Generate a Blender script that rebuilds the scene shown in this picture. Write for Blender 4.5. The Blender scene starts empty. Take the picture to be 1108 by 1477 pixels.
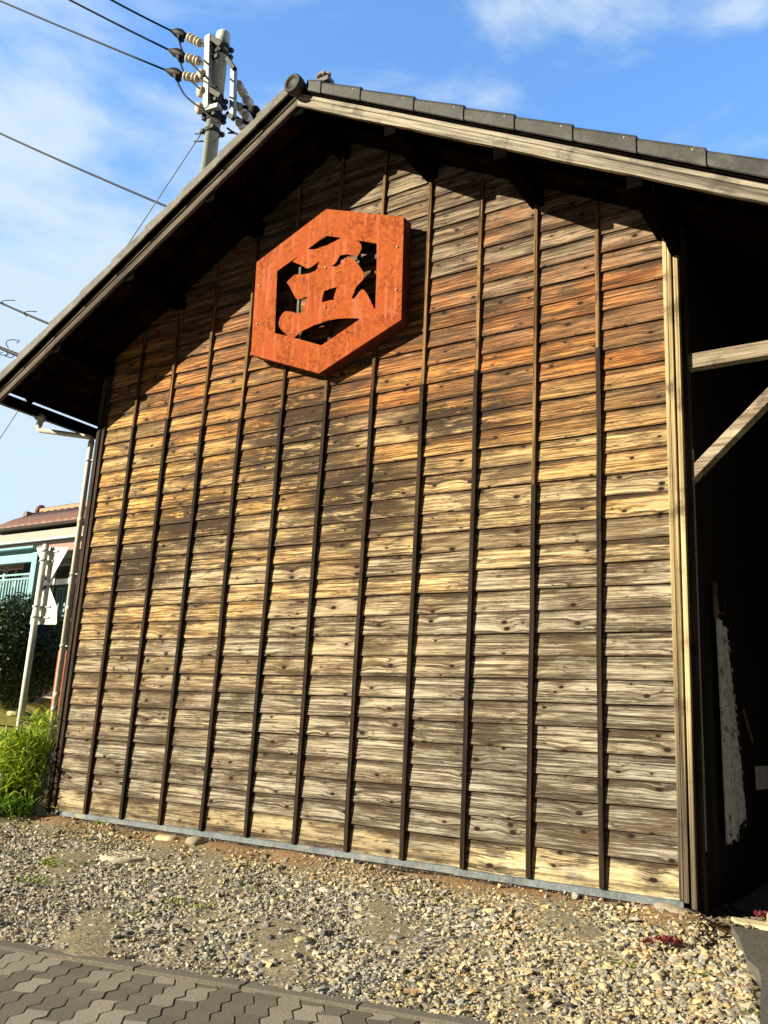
import bpy, bmesh, math, random
import numpy as np
from mathutils import Vector, Matrix
from mathutils.geometry import tessellate_polygon
random.seed(7); rng = np.random.default_rng(11)
sc = bpy.context.scene
C = sc.collection

# ------------------------------------------------------------ camera
W0, H0, FPX = 1108.0, 1477.0, 1272.98
CAM = np.array([7.549, -5.890, 0.920])
YAW, PITCH, ROLL = math.radians(-33.396), math.radians(13.870), math.radians(3.0685)
_f = np.array([math.sin(YAW)*math.cos(PITCH), math.cos(YAW)*math.cos(PITCH), math.sin(PITCH)])
_r = np.array([math.cos(YAW), -math.sin(YAW), 0.0]); _u = np.cross(_r, _f)
CR = _r*math.cos(ROLL)+_u*math.sin(ROLL); CU = -_r*math.sin(ROLL)+_u*math.cos(ROLL)
cd = bpy.data.cameras.new('camera'); cam = bpy.data.objects.new('camera', cd); C.objects.link(cam)
cam.matrix_world = Matrix(((CR[0], CU[0], -_f[0], CAM[0]), (CR[1], CU[1], -_f[1], CAM[1]), (CR[2], CU[2], -_f[2], CAM[2]), (0, 0, 0, 1)))
cd.sensor_fit = 'VERTICAL'; cd.sensor_height = 36.0; cd.sensor_width = 27.0
cd.lens = 36.0*FPX/H0
cd.clip_start = 0.05; cd.clip_end = 2000
sc.camera = cam
sc.render.resolution_x = 768; sc.render.resolution_y = 1024

def ray(px, py): return _f+CR*(px-W0/2)/FPX-CU*(py-H0/2)/FPX
def on_y(px, py, y):                      # where the sight line through a photo point meets the plane y
    d = ray(px, py); return Vector(CAM+d*(y-CAM[1])/d[1])
def on_z(px, py, z):
    d = ray(px, py); return Vector(CAM+d*(z-CAM[2])/d[2])

# ------------------------------------------------------------ light
SUN = Vector((-0.80, -1.0, 0.53)).normalized()       # towards the sun
elev = math.asin(SUN.z); rot = math.atan2(SUN.x, SUN.y) % (2*math.pi)
w = bpy.data.worlds.new('World'); sc.world = w; w.use_nodes = True
nt = w.node_tree; nt.nodes.clear()
sky = nt.nodes.new('ShaderNodeTexSky'); sky.sky_type = 'NISHITA'; sky.sun_disc = False
sky.sun_elevation = elev; sky.sun_rotation = rot; sky.air_density = 1.0; sky.dust_density = 0.6; sky.ozone_density = 2.0
bg = nt.nodes.new('ShaderNodeBackground'); bg.inputs['Strength'].default_value = 0.068
wo = nt.nodes.new('ShaderNodeOutputWorld')
tc = nt.nodes.new('ShaderNodeTexCoord')
mp = nt.nodes.new('ShaderNodeMapping'); mp.inputs['Scale'].default_value = (1.0, 1.0, 2.6); mp.inputs['Location'].default_value = (3.1, 1.7, 0.4)
nt.links.new(tc.outputs['Generated'], mp.inputs['Vector'])
n1 = nt.nodes.new('ShaderNodeTexNoise'); n1.inputs['Scale'].default_value = 3.1; n1.inputs['Detail'].default_value = 10; n1.inputs['Roughness'].default_value = 0.56; n1.inputs['Distortion'].default_value = 0.35
nt.links.new(mp.outputs[0], n1.inputs['Vector'])
sx = nt.nodes.new('ShaderNodeSeparateXYZ'); nt.links.new(tc.outputs['Generated'], sx.inputs[0])
mz = nt.nodes.new('ShaderNodeMapRange'); mz.inputs['From Min'].default_value = 0.62; mz.inputs['From Max'].default_value = 0.05   # more cloud low down
mz.inputs['To Min'].default_value = -0.03; mz.inputs['To Max'].default_value = 0.17
nt.links.new(sx.outputs['Z'], mz.inputs['Value'])
mxx = nt.nodes.new('ShaderNodeMapRange'); mxx.inputs['From Min'].default_value = -0.2; mxx.inputs['From Max'].default_value = -0.75
mxx.inputs['To Min'].default_value = -0.075; mxx.inputs['To Max'].default_value = 0.07
nt.links.new(sx.outputs['X'], mxx.inputs['Value'])
ad = nt.nodes.new('ShaderNodeMath'); ad.operation = 'ADD'; nt.links.new(n1.outputs['Fac'], ad.inputs[0]); nt.links.new(mz.outputs[0], ad.inputs[1])
ad2 = nt.nodes.new('ShaderNodeMath'); ad2.operation = 'ADD'; nt.links.new(ad.outputs[0], ad2.inputs[0]); nt.links.new(mxx.outputs[0], ad2.inputs[1])
cr = nt.nodes.new('ShaderNodeMapRange'); cr.interpolation_type = 'SMOOTHSTEP'
cr.inputs['From Min'].default_value = 0.39; cr.inputs['From Max'].default_value = 0.615; cr.inputs['To Max'].default_value = 0.92
nt.links.new(ad2.outputs[0], cr.inputs['Value'])
mx = nt.nodes.new('ShaderNodeMix'); mx.data_type = 'RGBA'
sk2 = nt.nodes.new('ShaderNodeMix'); sk2.data_type = 'RGBA'; sk2.blend_type = 'MULTIPLY'; sk2.inputs['Factor'].default_value = 1.0
sk2.inputs['B'].default_value = (1.9, 2.6, 3.2, 1)
nt.links.new(sky.outputs[0], sk2.inputs['A'])
nt.links.new(sk2.outputs['Result'], mx.inputs['A']); mx.inputs['B'].default_value = (5.4, 6.5, 7.6, 1)
nt.links.new(cr.outputs[0], mx.inputs['Factor'])
dirf = nt.nodes.new('ShaderNodeMapRange'); dirf.interpolation_type = 'SMOOTHSTEP'     # sky behind the camera dimmed to cut fill light on the shaded wall
dirf.inputs['From Min'].default_value = -0.05; dirf.inputs['From Max'].default_value = 0.32; dirf.inputs['To Min'].default_value = 0.03; dirf.inputs['To Max'].default_value = 1.0
nt.links.new(sx.outputs['Y'], dirf.inputs['Value'])
dm = nt.nodes.new('ShaderNodeMix'); dm.data_type = 'RGBA'; dm.blend_type = 'MULTIPLY'; dm.inputs['Factor'].default_value = 1.0
nt.links.new(mx.outputs['Result'], dm.inputs['A']); nt.links.new(dirf.outputs[0], dm.inputs['B'])
nt.links.new(dm.outputs['Result'], bg.inputs['Color']); nt.links.new(bg.outputs[0], wo.inputs['Surface'])
sl = bpy.data.lights.new('sun', 'SUN'); sl.energy = 5.0; sl.angle = math.radians(0.5); sl.color = (1.0, 0.885, 0.68)
so = bpy.data.objects.new('sun', sl); C.objects.link(so); so.rotation_euler = SUN.to_track_quat('Z', 'Y').to_euler(); so.location = SUN*30
sc.view_settings.view_transform = 'Standard'; sc.view_settings.look = 'None'
sc.view_settings.exposure = 0.95; sc.view_settings.gamma = 1.0
try: sc.view_settings.use_curve_mapping = False
except Exception: pass

# ------------------------------------------------------------ mesh helpers
class MB:
    def __init__(s): s.v = []; s.f = []; s.c = []; s.col = (1, 1, 1, 1); s.smooth = []; s.sm = False
    def add(s, vs, fs):
        n = len(s.v); s.v += [tuple(v) for v in vs]; s.f += [tuple(i+n for i in f) for f in fs]
        s.c += [s.col]*len(vs); s.smooth += [s.sm]*len(fs); return s
    def box(s, a, b):
        x0, y0, z0 = [min(p, q) for p, q in zip(a, b)]; x1, y1, z1 = [max(p, q) for p, q in zip(a, b)]
        return s.add([(x0, y0, z0), (x1, y0, z0), (x1, y1, z0), (x0, y1, z0), (x0, y0, z1), (x1, y0, z1), (x1, y1, z1), (x0, y1, z1)],
                     [(0, 3, 2, 1), (4, 5, 6, 7), (0, 1, 5, 4), (1, 2, 6, 5), (2, 3, 7, 6), (3, 0, 4, 7)])
    def beam(s, p, q, wdt, hgt, up=(0, 0, 1)):          # box along p->q
        p, q = Vector(p), Vector(q); d = (q-p).normalized(); up = Vector(up)
        r = d.cross(up).normalized(); u = r.cross(d)
        vs = [e+r*a*wdt/2+u*b*hgt/2 for e in (p, q) for a, b in ((-1, -1), (1, -1), (1, 1), (-1, 1))]
        return s.add(vs, [(0, 1, 2, 3), (7, 6, 5, 4), (0, 4, 5, 1), (1, 5, 6, 2), (2, 6, 7, 3), (3, 7, 4, 0)])
    def tube(s, pts, r, n=8, cap=True, close=False):
        pts = [Vector(p) for p in pts]; m = len(pts); rs = r if isinstance(r, (list, tuple)) else [r]*m
        up = Vector((0.31, 0.12, 0.94)); vs = []
        for i, p in enumerate(pts):
            d = (pts[min(i+1, m-1)]-pts[max(i-1, 0)]).normalized()
            a = d.cross(up); a = a.normalized() if a.length > 1e-4 else Vector((1, 0, 0)); b = d.cross(a)
            vs += [p+(a*math.cos(t)+b*math.sin(t))*rs[i] for t in [2*math.pi*k/n for k in range(n)]]
        fs = [(i*n+k, i*n+(k+1) % n, (i+1)*n+(k+1) % n, (i+1)*n+k) for i in range(m-1) for k in range(n)]
        if cap: fs += [tuple(range(n))[::-1], tuple(range((m-1)*n, m*n))]
        o = s.sm; s.sm = True; s.add(vs, fs); s.sm = o; return s
    def lathe(s, p, axis, prof, n=16):                  # prof: (distance along axis, radius)
        p = Vector(p); d = Vector(axis).normalized(); L = [p+d*t for t, _ in prof]
        a = d.orthogonal().normalized(); b = d.cross(a); vs = []; m = len(prof)
        for (t, r) in prof: vs += [p+d*t+(a*math.cos(q)+b*math.sin(q))*max(r, 1e-4) for q in [2*math.pi*k/n for k in range(n)]]
        fs = [(i*n+k, i*n+(k+1) % n, (i+1)*n+(k+1) % n, (i+1)*n+k) for i in range(m-1) for k in range(n)]
        fs += [tuple(range(n))[::-1], tuple(range((m-1)*n, m*n))]
        o = s.sm; s.sm = True; s.add(vs, fs); s.sm = o; return s
    def prism(s, poly, ext):                            # 3D polygon + extrusion vector
        n = len(poly); e = Vector(ext); P = [Vector(p) for p in poly]
        return s.add(P+[p+e for p in P], [tuple(range(n))[::-1], tuple(range(n, 2*n))]+[(i, (i+1) % n, (i+1) % n+n, i+n) for i in range(n)])
    def build(s, name, mat, parent=None, attr=False, bevel=0, recalc=True):
        me = bpy.data.meshes.new(name); me.from_pydata(s.v, [], s.f)
        if attr:
            a = me.color_attributes.new('seed', 'FLOAT_COLOR', 'POINT'); a.data.foreach_set('color', np.array(s.c, 'f').ravel())
        me.polygons.foreach_set('use_smooth', s.smooth)
        if recalc:
            b = bmesh.new(); b.from_mesh(me); bmesh.ops.recalc_face_normals(b, faces=b.faces); b.to_mesh(me); b.free()
        me.materials.append(mat); o = bpy.data.objects.new(name, me); C.objects.link(o)
        if parent: o.parent = parent
        if bevel:
            bv = o.modifiers.new('bevel', 'BEVEL'); bv.width = bevel; bv.segments = 2; bv.limit_method = 'ANGLE'
        return o

def tag(o, label=None, cat=None, group=None, kind=None):
    if label: o['label'] = label
    if cat: o['category'] = cat
    if group: o['group'] = group
    if kind: o['kind'] = kind
    return o
def thing(name, label, cat, loc=(0, 0, 0), group=None):
    o = bpy.data.objects.new(name, None); C.objects.link(o); o.location = loc; o.empty_display_size = 0.2
    return tag(o, label, cat, group)
def settle(root, at):                                   # put the Empty at the thing's base without moving the parts
    at = Vector(at); root.location = at
    for ch in root.children: ch.location = ch.location-at

# ------------------------------------------------------------ material helpers
class T:
    def __init__(s, name):
        s.m = bpy.data.materials.new(name); s.m.use_nodes = True; s.t = s.m.node_tree
        s.b = s.t.nodes['Principled BSDF']; s.out = s.t.nodes['Material Output']
        s.b.inputs['Specular IOR Level'].default_value = 0.25
    def n(s, typ, **k):
        nd = s.t.nodes.new('ShaderNode'+typ)
        for a, v in k.items():
            if a.startswith('_'): setattr(nd, a[1:], v)
            else:
                key = a.replace('__', ' ')
                s.set(nd.inputs[key], v)
        return nd
    def set(s, inp, v):
        if hasattr(v, 'links') or isinstance(v, bpy.types.NodeSocket): s.t.links.new(v, inp)
        else: inp.default_value = v
    def co(s): return s.n('TexCoord').outputs['Object']
    def map(s, v, sc_=(1, 1, 1), loc=(0, 0, 0), rot=(0, 0, 0)):
        return s.n('Mapping', Vector=v, Scale=sc_, Location=loc, Rotation=rot).outputs[0]
    def noise(s, v, scale, detail=5, rough=.55, dist=0):
        return s.n('TexNoise', Vector=v, Scale=scale, Detail=detail, Roughness=rough, Distortion=dist).outputs['Fac']
    def math(s, op, a, b=0.0, c=None):
        nd = s.n('Math', _operation=op); s.set(nd.inputs[0], a); s.set(nd.inputs[1], b)
        if c is not None: s.set(nd.inputs[2], c)
        return nd.outputs[0]
    def rng(s, v, a, b, c=0.0, d=1.0, smooth=True):
        nd = s.n('MapRange', _interpolation_type='SMOOTHSTEP' if smooth else 'LINEAR')
        s.set(nd.inputs['Value'], v)
        for k, x in (('From Min', a), ('From Max', b), ('To Min', c), ('To Max', d)): nd.inputs[k].default_value = x
        return nd.outputs[0]
    def ramp(s, v, stops):
        nd = s.n('ValToRGB', Fac=v); e = nd.color_ramp.elements
        while len(e) < len(stops): e.new(0.5)
        for i, (p, c) in enumerate(stops): e[i].position = p; e[i].color = (*c, 1) if len(c) == 3 else c
        return nd.outputs['Color']
    def mix(s, f, a, b, mode='MIX'):
        nd = s.n('Mix', _data_type='RGBA', _blend_type=mode); s.set(nd.inputs['Factor'], f)
        for k, v in (('A', a), ('B', b)):
            s.set(nd.inputs[k], (*v, 1) if isinstance(v, tuple) and len(v) == 3 else v)
        return nd.outputs['Result']
    def bump(s, h, strength=.5, dist=.01):
        nd = s.n('Bump', Height=h, Strength=strength, Distance=dist); s.t.links.new(nd.outputs[0], s.b.inputs['Normal'])
    def fin(s, col, rough=.8, metal=0):
        s.set(s.b.inputs['Base Color'], (*col, 1) if isinstance(col, tuple) else col); s.set(s.b.inputs['Roughness'], rough)
        s.b.inputs['Metallic'].default_value = metal; return s.m

def plain(name, col, var=.25, scale=8, rough=.75, metal=0, bump=.2, dirt=None):
    t = T(name); v = t.co(); a = t.noise(v, scale, 8, .65); b = t.noise(v, scale*7, 4, .6)
    m = t.math('ADD', t.math('MULTIPLY', a, .65), t.math('MULTIPLY', b, .35))
    lo = tuple(c*(1-var) for c in col); hi = tuple(min(1, c*(1+var)) for c in col)
    c = t.ramp(m, [(.36, lo), (.5, col), (.64, hi)])
    if dirt: c = t.mix(t.rng(t.noise(v, scale*.6, 9, .7), .52, .68), c, dirt)
    t.bump(m, bump, .01); return t.fin(c, rough, metal)

def wood(name, along='X', dark=(.05, .03, .018), mid=(.30, .19, .09), light=(.6, .44, .22), grain=55, knots=False, attr=False, wall=False, bump=.6, alen=1.3):
    t = T(name); P = t.co(); S = t.n('SeparateXYZ', Vector=P)
    X, Y, Z = S.outputs
    if along == 'X': A, B, Dd = X, Z, Y
    elif along == 'RAKE': A, B, Dd = X, t.math('ADD', Z, t.math('MULTIPLY', t.math('ABSOLUTE', t.math('SUBTRACT', X, 3.0)), .567)), Y
    elif along == 'Z': A, B, Dd = Z, X, Y
    else: A, B, Dd = Y, X, Z
    if attr:
        at = t.n('Attribute', _attribute_name='seed'); sr = t.n('SeparateColor', Color=at.outputs['Color'])
        r1, r2, r3 = sr.outputs
    else: r1 = r2 = r3 = None
    off = t.math('MULTIPLY', r1, 43.0) if r1 is not None else 0.0
    A2 = t.math('ADD', A, off)
    if knots:
        kv = t.n('CombineXYZ', X=t.math('MULTIPLY', A2, 3.6), Y=t.math('MULTIPLY', B, 6.4), Z=0.0).outputs[0]
        kn = t.n('TexVoronoi', _voronoi_dimensions='2D', Vector=kv, Scale=1.0, Randomness=1.0)
        kd = kn.outputs['Distance']
        kcol = t.n('SeparateColor', Color=kn.outputs['Color']).outputs[0]
        ksz = t.rng(kcol, .25, 1.0, .2, 1.0, False)
        kdn = t.math('DIVIDE', kd, t.math('MULTIPLY', ksz, 1.25))
        bul = t.rng(kdn, 0.0, .42, 1.0, 0.0)
        B2 = t.math('ADD', B, t.math('MULTIPLY', bul, t.math('MULTIPLY', ksz, .022)))
        core = t.rng(kdn, .055, .11, 1.0, 0.0)
        # ragged halo dragged along the grain
        kv2 = t.n('CombineXYZ', X=t.math('MULTIPLY', A2, 3.6), Y=t.math('MULTIPLY', B, 6.4), Z=0.0).outputs[0]
        halo = t.rng(kdn, .08, .36, 1.0, 0.0)
    else: B2 = B; core = halo = None
    gv = t.n('CombineXYZ', X=t.math('MULTIPLY', A2, alen), Y=t.math('MULTIPLY', B2, grain), Z=t.math('MULTIPLY', Dd, grain)).outputs[0]
    g1 = t.noise(gv, 1.0, 6, .62, .6)
    gv2 = t.n('CombineXYZ', X=t.math('MULTIPLY', A2, alen*3), Y=t.math('MULTIPLY', B2, grain*3.2), Z=t.math('MULTIPLY', Dd, grain*3)).outputs[0]
    g2 = t.noise(gv2, 1.0, 3, .6, .3)
    gv3 = t.n('CombineXYZ', X=t.math('MULTIPLY', A2, alen*.45), Y=t.math('MULTIPLY', B2, grain*.27), Z=t.math('MULTIPLY', Dd, 3)).outputs[0]
    g3 = t.noise(gv3, 1.0, 5, .6, .5)
    f = t.math('ADD', t.math('MULTIPLY', g1, .42), t.math('ADD', t.math('MULTIPLY', g2, .20), t.math('MULTIPLY', g3, .38)))
    if wall:
        # weathering runs with height on the boards: pale at the foot, grey, golden, red-brown and grey again under the gable
        wob = t.math('MULTIPLY', t.math('SUBTRACT', t.noise(t.map(P, (.9, 1, 1.1)), 1.3, 5, .6), .5), 2.1)
        brd = t.math('MULTIPLY', t.math('SUBTRACT', r2, .5), .75)
        # right hand side stays greyer low down and redder high up
        xs = t.math('MULTIPLY', t.math('SUBTRACT', X, 2.6), t.rng(Z, 2.4, 3.7, -.19, .22))
        h = t.math('ADD', Z, t.math('ADD', wob, t.math('ADD', brd, xs)))
        hn = t.math('DIVIDE', h, 6.0)
        L = t.ramp(hn, [(0.0, (.40, .365, .29)), (.20, (.48, .42, .31)), (.34, (.68, .52, .27)), (.52, (.82, .54, .20)), (.66, (.66, .30, .08)), (.80, (.48, .20, .065)), (.92, (.36, .28, .19))])
        M_ = t.ramp(hn, [(0.0, (.20, .18, .14)), (.20, (.25, .21, .15)), (.34, (.39, .26, .115)), (.52, (.58, .32, .08)), (.66, (.42, .155, .035)), (.80, (.28, .095, .028)), (.92, (.20, .15, .10))])
        D_ = t.ramp(hn, [(0.0, (.075, .06, .042)), (.20, (.07, .048, .03)), (.42, (.105, .052, .02)), (.58, (.12, .05, .015)), (.72, (.085, .03, .012)), (.92, (.06, .045, .03))])
        # last course: newer, paler boards
        low = t.math('MULTIPLY', t.math('LESS_THAN', Z, .207), t.rng(t.noise(t.map(P, (2.2, 1, 9)), 1.5, 6, .6), .34, .50))
        lowf = t.math('MULTIPLY', low, .97)
        c = t.mix(t.rng(f, .40, .485), D_, M_); c = t.mix(t.rng(f, .475, .575), c, L)
        dull = t.math('MULTIPLY', t.rng(X, 3.3, 5.2, 0, .55), t.math('MULTIPLY', t.rng(hn, .40, .50), t.rng(hn, .68, .60)))
        c = t.mix(dull, c, t.ramp(f, [(.40, (.07, .035, .016)), (.49, (.25, .13, .055)), (.58, (.50, .32, .15))]))
        # hard dark and pale growth bands drawn out along each board
        bv = t.n('CombineXYZ', X=t.math('MULTIPLY', A2, 1.15), Y=t.math('MULTIPLY', B2, 62.0), Z=5.0).outputs[0]
        bn = t.noise(bv, 1.0, 6, .68, .3)
        bv2 = t.n('CombineXYZ', X=t.math('MULTIPLY', A2, 2.1), Y=t.math('MULTIPLY', B2, 95.0), Z=8.0).outputs[0]
        bn2 = t.noise(bv2, 1.0, 3, .6, .2)
        pale = t.ramp(hn, [(0.0, (.56, .52, .43)), (.26, (.74, .64, .44)), (.50, (.92, .70, .32)), (.68, (.74, .36, .11)), (.92, (.44, .36, .26))])
        c = t.mix(t.math('MULTIPLY', t.rng(bn, .53, .59), .62), c, t.mix(dull, pale, (.52, .37, .2)))
        c = t.mix(t.math('MULTIPLY', t.rng(bn, .47, .41), .92), c, t.ramp(hn, [(0, (.045, .034, .024)), (.5, (.06, .03, .014)), (.9, (.035, .018, .01))]))
        c = t.mix(t.math('MULTIPLY', t.rng(bn2, .43, .37), .80), c, (.03, .018, .011))
        c = t.mix(lowf, c, t.mix(t.rng(f, .38, .56), (.50, .41, .22), (.80, .68, .40)))
        # individual boards: some bleached, some dark
        c = t.mix(t.rng(r3, .0, .35, .55, 0.0), c, t.mix(t.rng(f, .35, .6), (.045, .032, .02), (.19, .13, .075)))
        c = t.mix(t.math('MULTIPLY', t.rng(r3, .82, 1.0, 0, .45), t.rng(f, .35, .55)), c, (.55, .47, .33))
        # dark mould / water stains, dragged along the boards
        sv = t.n('CombineXYZ', X=t.math('MULTIPLY', X, 1.5), Y=t.math('MULTIPLY', Z, 4.2), Z=off).outputs[0]
        st = t.noise(sv, 1.0, 8, .68, .35)
        sv2 = t.noise(t.map(P, (.75, 1, 1.1), (4.2, 0, 2.0)), 1.6, 4, .55)
        smask = t.rng(t.math('ADD', t.math('ADD', t.math('MULTIPLY', st, .7), t.math('MULTIPLY', sv2, .3)), t.math('MULTIPLY', t.math('SUBTRACT', .5, g2), .55)), .485, .58, 0, .92)
        c = t.mix(smask, c, t.mix(t.rng(f, .36, .6), (.03, .022, .015), (.16, .115, .065)))
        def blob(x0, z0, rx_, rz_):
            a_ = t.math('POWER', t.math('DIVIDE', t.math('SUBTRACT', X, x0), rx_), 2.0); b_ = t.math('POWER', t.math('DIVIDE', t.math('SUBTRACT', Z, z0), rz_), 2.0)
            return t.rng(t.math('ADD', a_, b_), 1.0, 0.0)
        dark_patch = t.math('MAXIMUM', t.math('MAXIMUM', blob(2.7, 3.45, 1.0, .75), blob(1.55, 2.75, .9, .45)), t.math('MAXIMUM', blob(.85, 2.35, .8, .4), t.math('MAXIMUM', blob(3.4, 2.8, .8, .6), blob(4.3, 3.4, .8, .3))))  # dark patches at set spots on the boards, broken up by noise
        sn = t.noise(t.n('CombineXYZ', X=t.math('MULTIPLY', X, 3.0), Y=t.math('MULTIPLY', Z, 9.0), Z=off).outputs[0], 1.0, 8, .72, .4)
        c = t.mix(t.math('MULTIPLY', dark_patch, t.rng(t.math('ADD', sn, t.math('MULTIPLY', t.math('SUBTRACT', .5, bn), .5)), .38, .47, 0, .95)), c, (.03, .02, .013))
        hv = t.n('CombineXYZ', X=t.math('MULTIPLY', A2, .9), Y=t.math('MULTIPLY', B2, 20.0), Z=2.0).outputs[0]
        hb = t.noise(hv, 1.0, 7, .7, .35)
        c = t.mix(t.math('MULTIPLY', t.rng(hb, .47, .38), .72), c, t.ramp(hn, [(0, (.05, .042, .032)), (.5, (.075, .036, .014)), (.9, (.04, .02, .012))]))
        c = t.mix(t.math('MULTIPLY', t.rng(hb, .55, .64), .45), c, pale)
        # long drying splits and scratches
        cvv = t.n('CombineXYZ', X=t.math('MULTIPLY', A2, 2.2), Y=t.math('MULTIPLY', B2, 34.0), Z=3.0).outputs[0]
        ck = t.math('ABSOLUTE', t.math('SUBTRACT', t.noise(cvv, 1.0, 2, .5, .4), .5))
        ckm = t.math('MULTIPLY', t.rng(ck, .004, .018, 1.0, 0.0), t.rng(t.noise(t.map(P, (3, 1, 7), (9, 0, 4)), 1.2, 4, .6), .46, .56))
        c = t.mix(t.math('MULTIPLY', ckm, .85), c, (.02, .012, .008))
        # nail heads with rust stain near the battens
        # darker line along the head of every board
        cz = t.math('FRACT', t.math('DIVIDE', t.math('SUBTRACT', Z, .054), .1595))
        edge = t.rng(t.math('ADD', cz, t.math('MULTIPLY', t.math('SUBTRACT', st, .5), .9)), .70, 1.0, 0, .80)
        c = t.mix(edge, c, (.04, .022, .013))
        edge2 = t.rng(t.math('ADD', cz, t.math('MULTIPLY', t.math('SUBTRACT', g1, .5), .5)), .16, .0, 0, .5)
        c = t.mix(edge2, c, (.06, .04, .025))
    else:
        c = t.ramp(f, [(.35, dark), (.47, mid), (.58, light)])
        if name == 'pale_trim':
            ft = t.rng(t.math('ADD', Z, t.math('MULTIPLY', t.math('SUBTRACT', g3, .5), 3.0)), 1.9, .3)
            c = t.mix(ft, c, t.ramp(f, [(.38, (.02, .014, .01)), (.48, (.11, .085, .06)), (.60, (.30, .25, .18))]))
        if attr: c = t.mix(t.rng(r3, 0, .4, .6, 0), c, dark)
        st = t.noise(t.map(P, (2, 2, 2)), 2.0, 7, .65)
        c = t.mix(t.rng(st, .52, .68, 0, .7), c, tuple(x*1.2 for x in dark))
    if core is not None:
        ok = t.rng(kcol, .22, .3)
        c = t.mix(t.math('MULTIPLY', halo, t.math('MULTIPLY', ok, .30)), c, (.07, .035, .015))
        c = t.mix(t.math('MULTIPLY', core, ok), c, (.018, .011, .007))
    hgt = t.math('ADD', t.math('MULTIPLY', g1, .6), t.math('MULTIPLY', g2, .5))
    t.bump(hgt, bump, .009 if wall else .006)
    return t.fin(c, .85)

M = {}
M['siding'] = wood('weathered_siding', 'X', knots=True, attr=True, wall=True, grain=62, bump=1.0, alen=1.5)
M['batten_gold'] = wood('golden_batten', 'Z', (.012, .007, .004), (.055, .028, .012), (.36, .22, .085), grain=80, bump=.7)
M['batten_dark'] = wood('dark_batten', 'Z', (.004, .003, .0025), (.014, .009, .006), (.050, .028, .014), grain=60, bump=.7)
M['trim'] = wood('pale_trim', 'Z', (.05, .035, .02), (.34, .26, .13), (.66, .54, .30), grain=85, bump=.8, alen=.8)
M['trim_dark'] = wood('old_post_wood', 'Z', (.006, .004, .003), (.022, .015, .010), (.09, .062, .04), grain=60)
M['barge'] = wood('bargeboard_wood', 'RAKE', (.06, .05, .042), (.20, .175, .14), (.46, .42, .33), grain=34, bump=.9, alen=1.3)
M['barge_dark'] = wood('dark_bargeboard_wood', 'RAKE', (.035, .028, .024), (.085, .068, .058), (.19, .16, .13), grain=34, bump=.9, alen=1.3)  # darker grey-brown wood for the left bargeboard
M['beam'] = wood('grey_beam_wood', 'X', (.05, .036, .025), (.25, .20, .14), (.52, .46, .34), grain=45, bump=.8)
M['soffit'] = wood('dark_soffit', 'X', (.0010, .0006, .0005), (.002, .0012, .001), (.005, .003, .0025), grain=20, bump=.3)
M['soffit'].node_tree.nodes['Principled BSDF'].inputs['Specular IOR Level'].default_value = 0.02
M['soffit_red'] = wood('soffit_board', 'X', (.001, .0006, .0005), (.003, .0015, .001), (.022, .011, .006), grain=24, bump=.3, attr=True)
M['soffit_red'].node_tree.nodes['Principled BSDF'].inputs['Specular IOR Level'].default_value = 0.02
M['dark'] = wood('dark_inner_boards', 'Z', (.006, .005, .004), (.014, .011, .009), (.028, .022, .017), grain=16, bump=.4)  # base tone set near black so the interior renders dark
M['tile'] = plain('grey_clay_tile', (.055, .056, .054), .4, 5, .6, 0, .3, dirt=(.12, .12, .11))
M['tile_light'] = plain('pale_clay_tile', (.17, .165, .145), .35, 5, .7, 0, .3, dirt=(.09, .09, .08))
M['zinc'] = plain('zinc_flashing', (.13, .155, .17), .45, 6, .6, .2, .5, dirt=(.30, .27, .20))
M['pvc'] = plain('pale_pvc_pipe', (.74, .69, .58), .1, 9, .5, 0, .15, dirt=(.52, .52, .48))
M['pvc2'] = plain('blue_grey_pipe', (.34, .42, .42), .25, 12, .5, 0, .2, dirt=(.60, .60, .52))
M['steel'] = plain('painted_pole', (.70, .76, .72), .08, 6, .5, 0, .1, dirt=(.55, .60, .57))
M['galv'] = plain('galvanised_steel', (.42, .46, .44), .2, 12, .5, .1, .1)
M['iron'] = plain('dark_iron', (.05, .055, .055), .3, 12, .6, .3, .1)
M['ceramic'] = plain('ceramic', (.62, .56, .46), .12, 20, .35, 0, .05)
M['rubber'] = plain('black_rubber', (.010, .010, .012), .3, 20, .6, 0, .2)
M['white_paint'] = plain('white_paint', (.72, .72, .68), .08, 6, .5, 0, .1, dirt=(.5, .49, .45))
M['post_paint'] = plain('post_paint', (.76, .78, .72), .06, 6, .45, 0, .1, dirt=(.6, .61, .57))
M['concrete'] = plain('concrete', (.44, .40, .31), .2, 14, .9, 0, .5, dirt=(.30, .27, .2))
M['pale_concrete'] = plain('pale_concrete', (.66, .58, .36), .12, 30, .9, 0, .6)
M['asphalt'] = plain('asphalt', (.115, .11, .10), .45, 60, .9, 0, .8)
M['rock'] = plain('rock', (.33, .30, .22), .35, 16, .9, 0, .8, dirt=(.2, .18, .13))
M['rock_pale'] = plain('pale_rock', (.52, .45, .27), .25, 16, .9, 0, .8)
M['lid'] = plain('lid_concrete', (.50, .46, .36), .2, 25, .9, 0, .5, dirt=(.3, .28, .2))
M['floor'] = plain('dusty_floor', (.26, .29, .32), .4, 6, .9, 0, .5)
M['rope'] = plain('straw_rope', (.20, .15, .09), .3, 40, .9, 0, .5)

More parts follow.
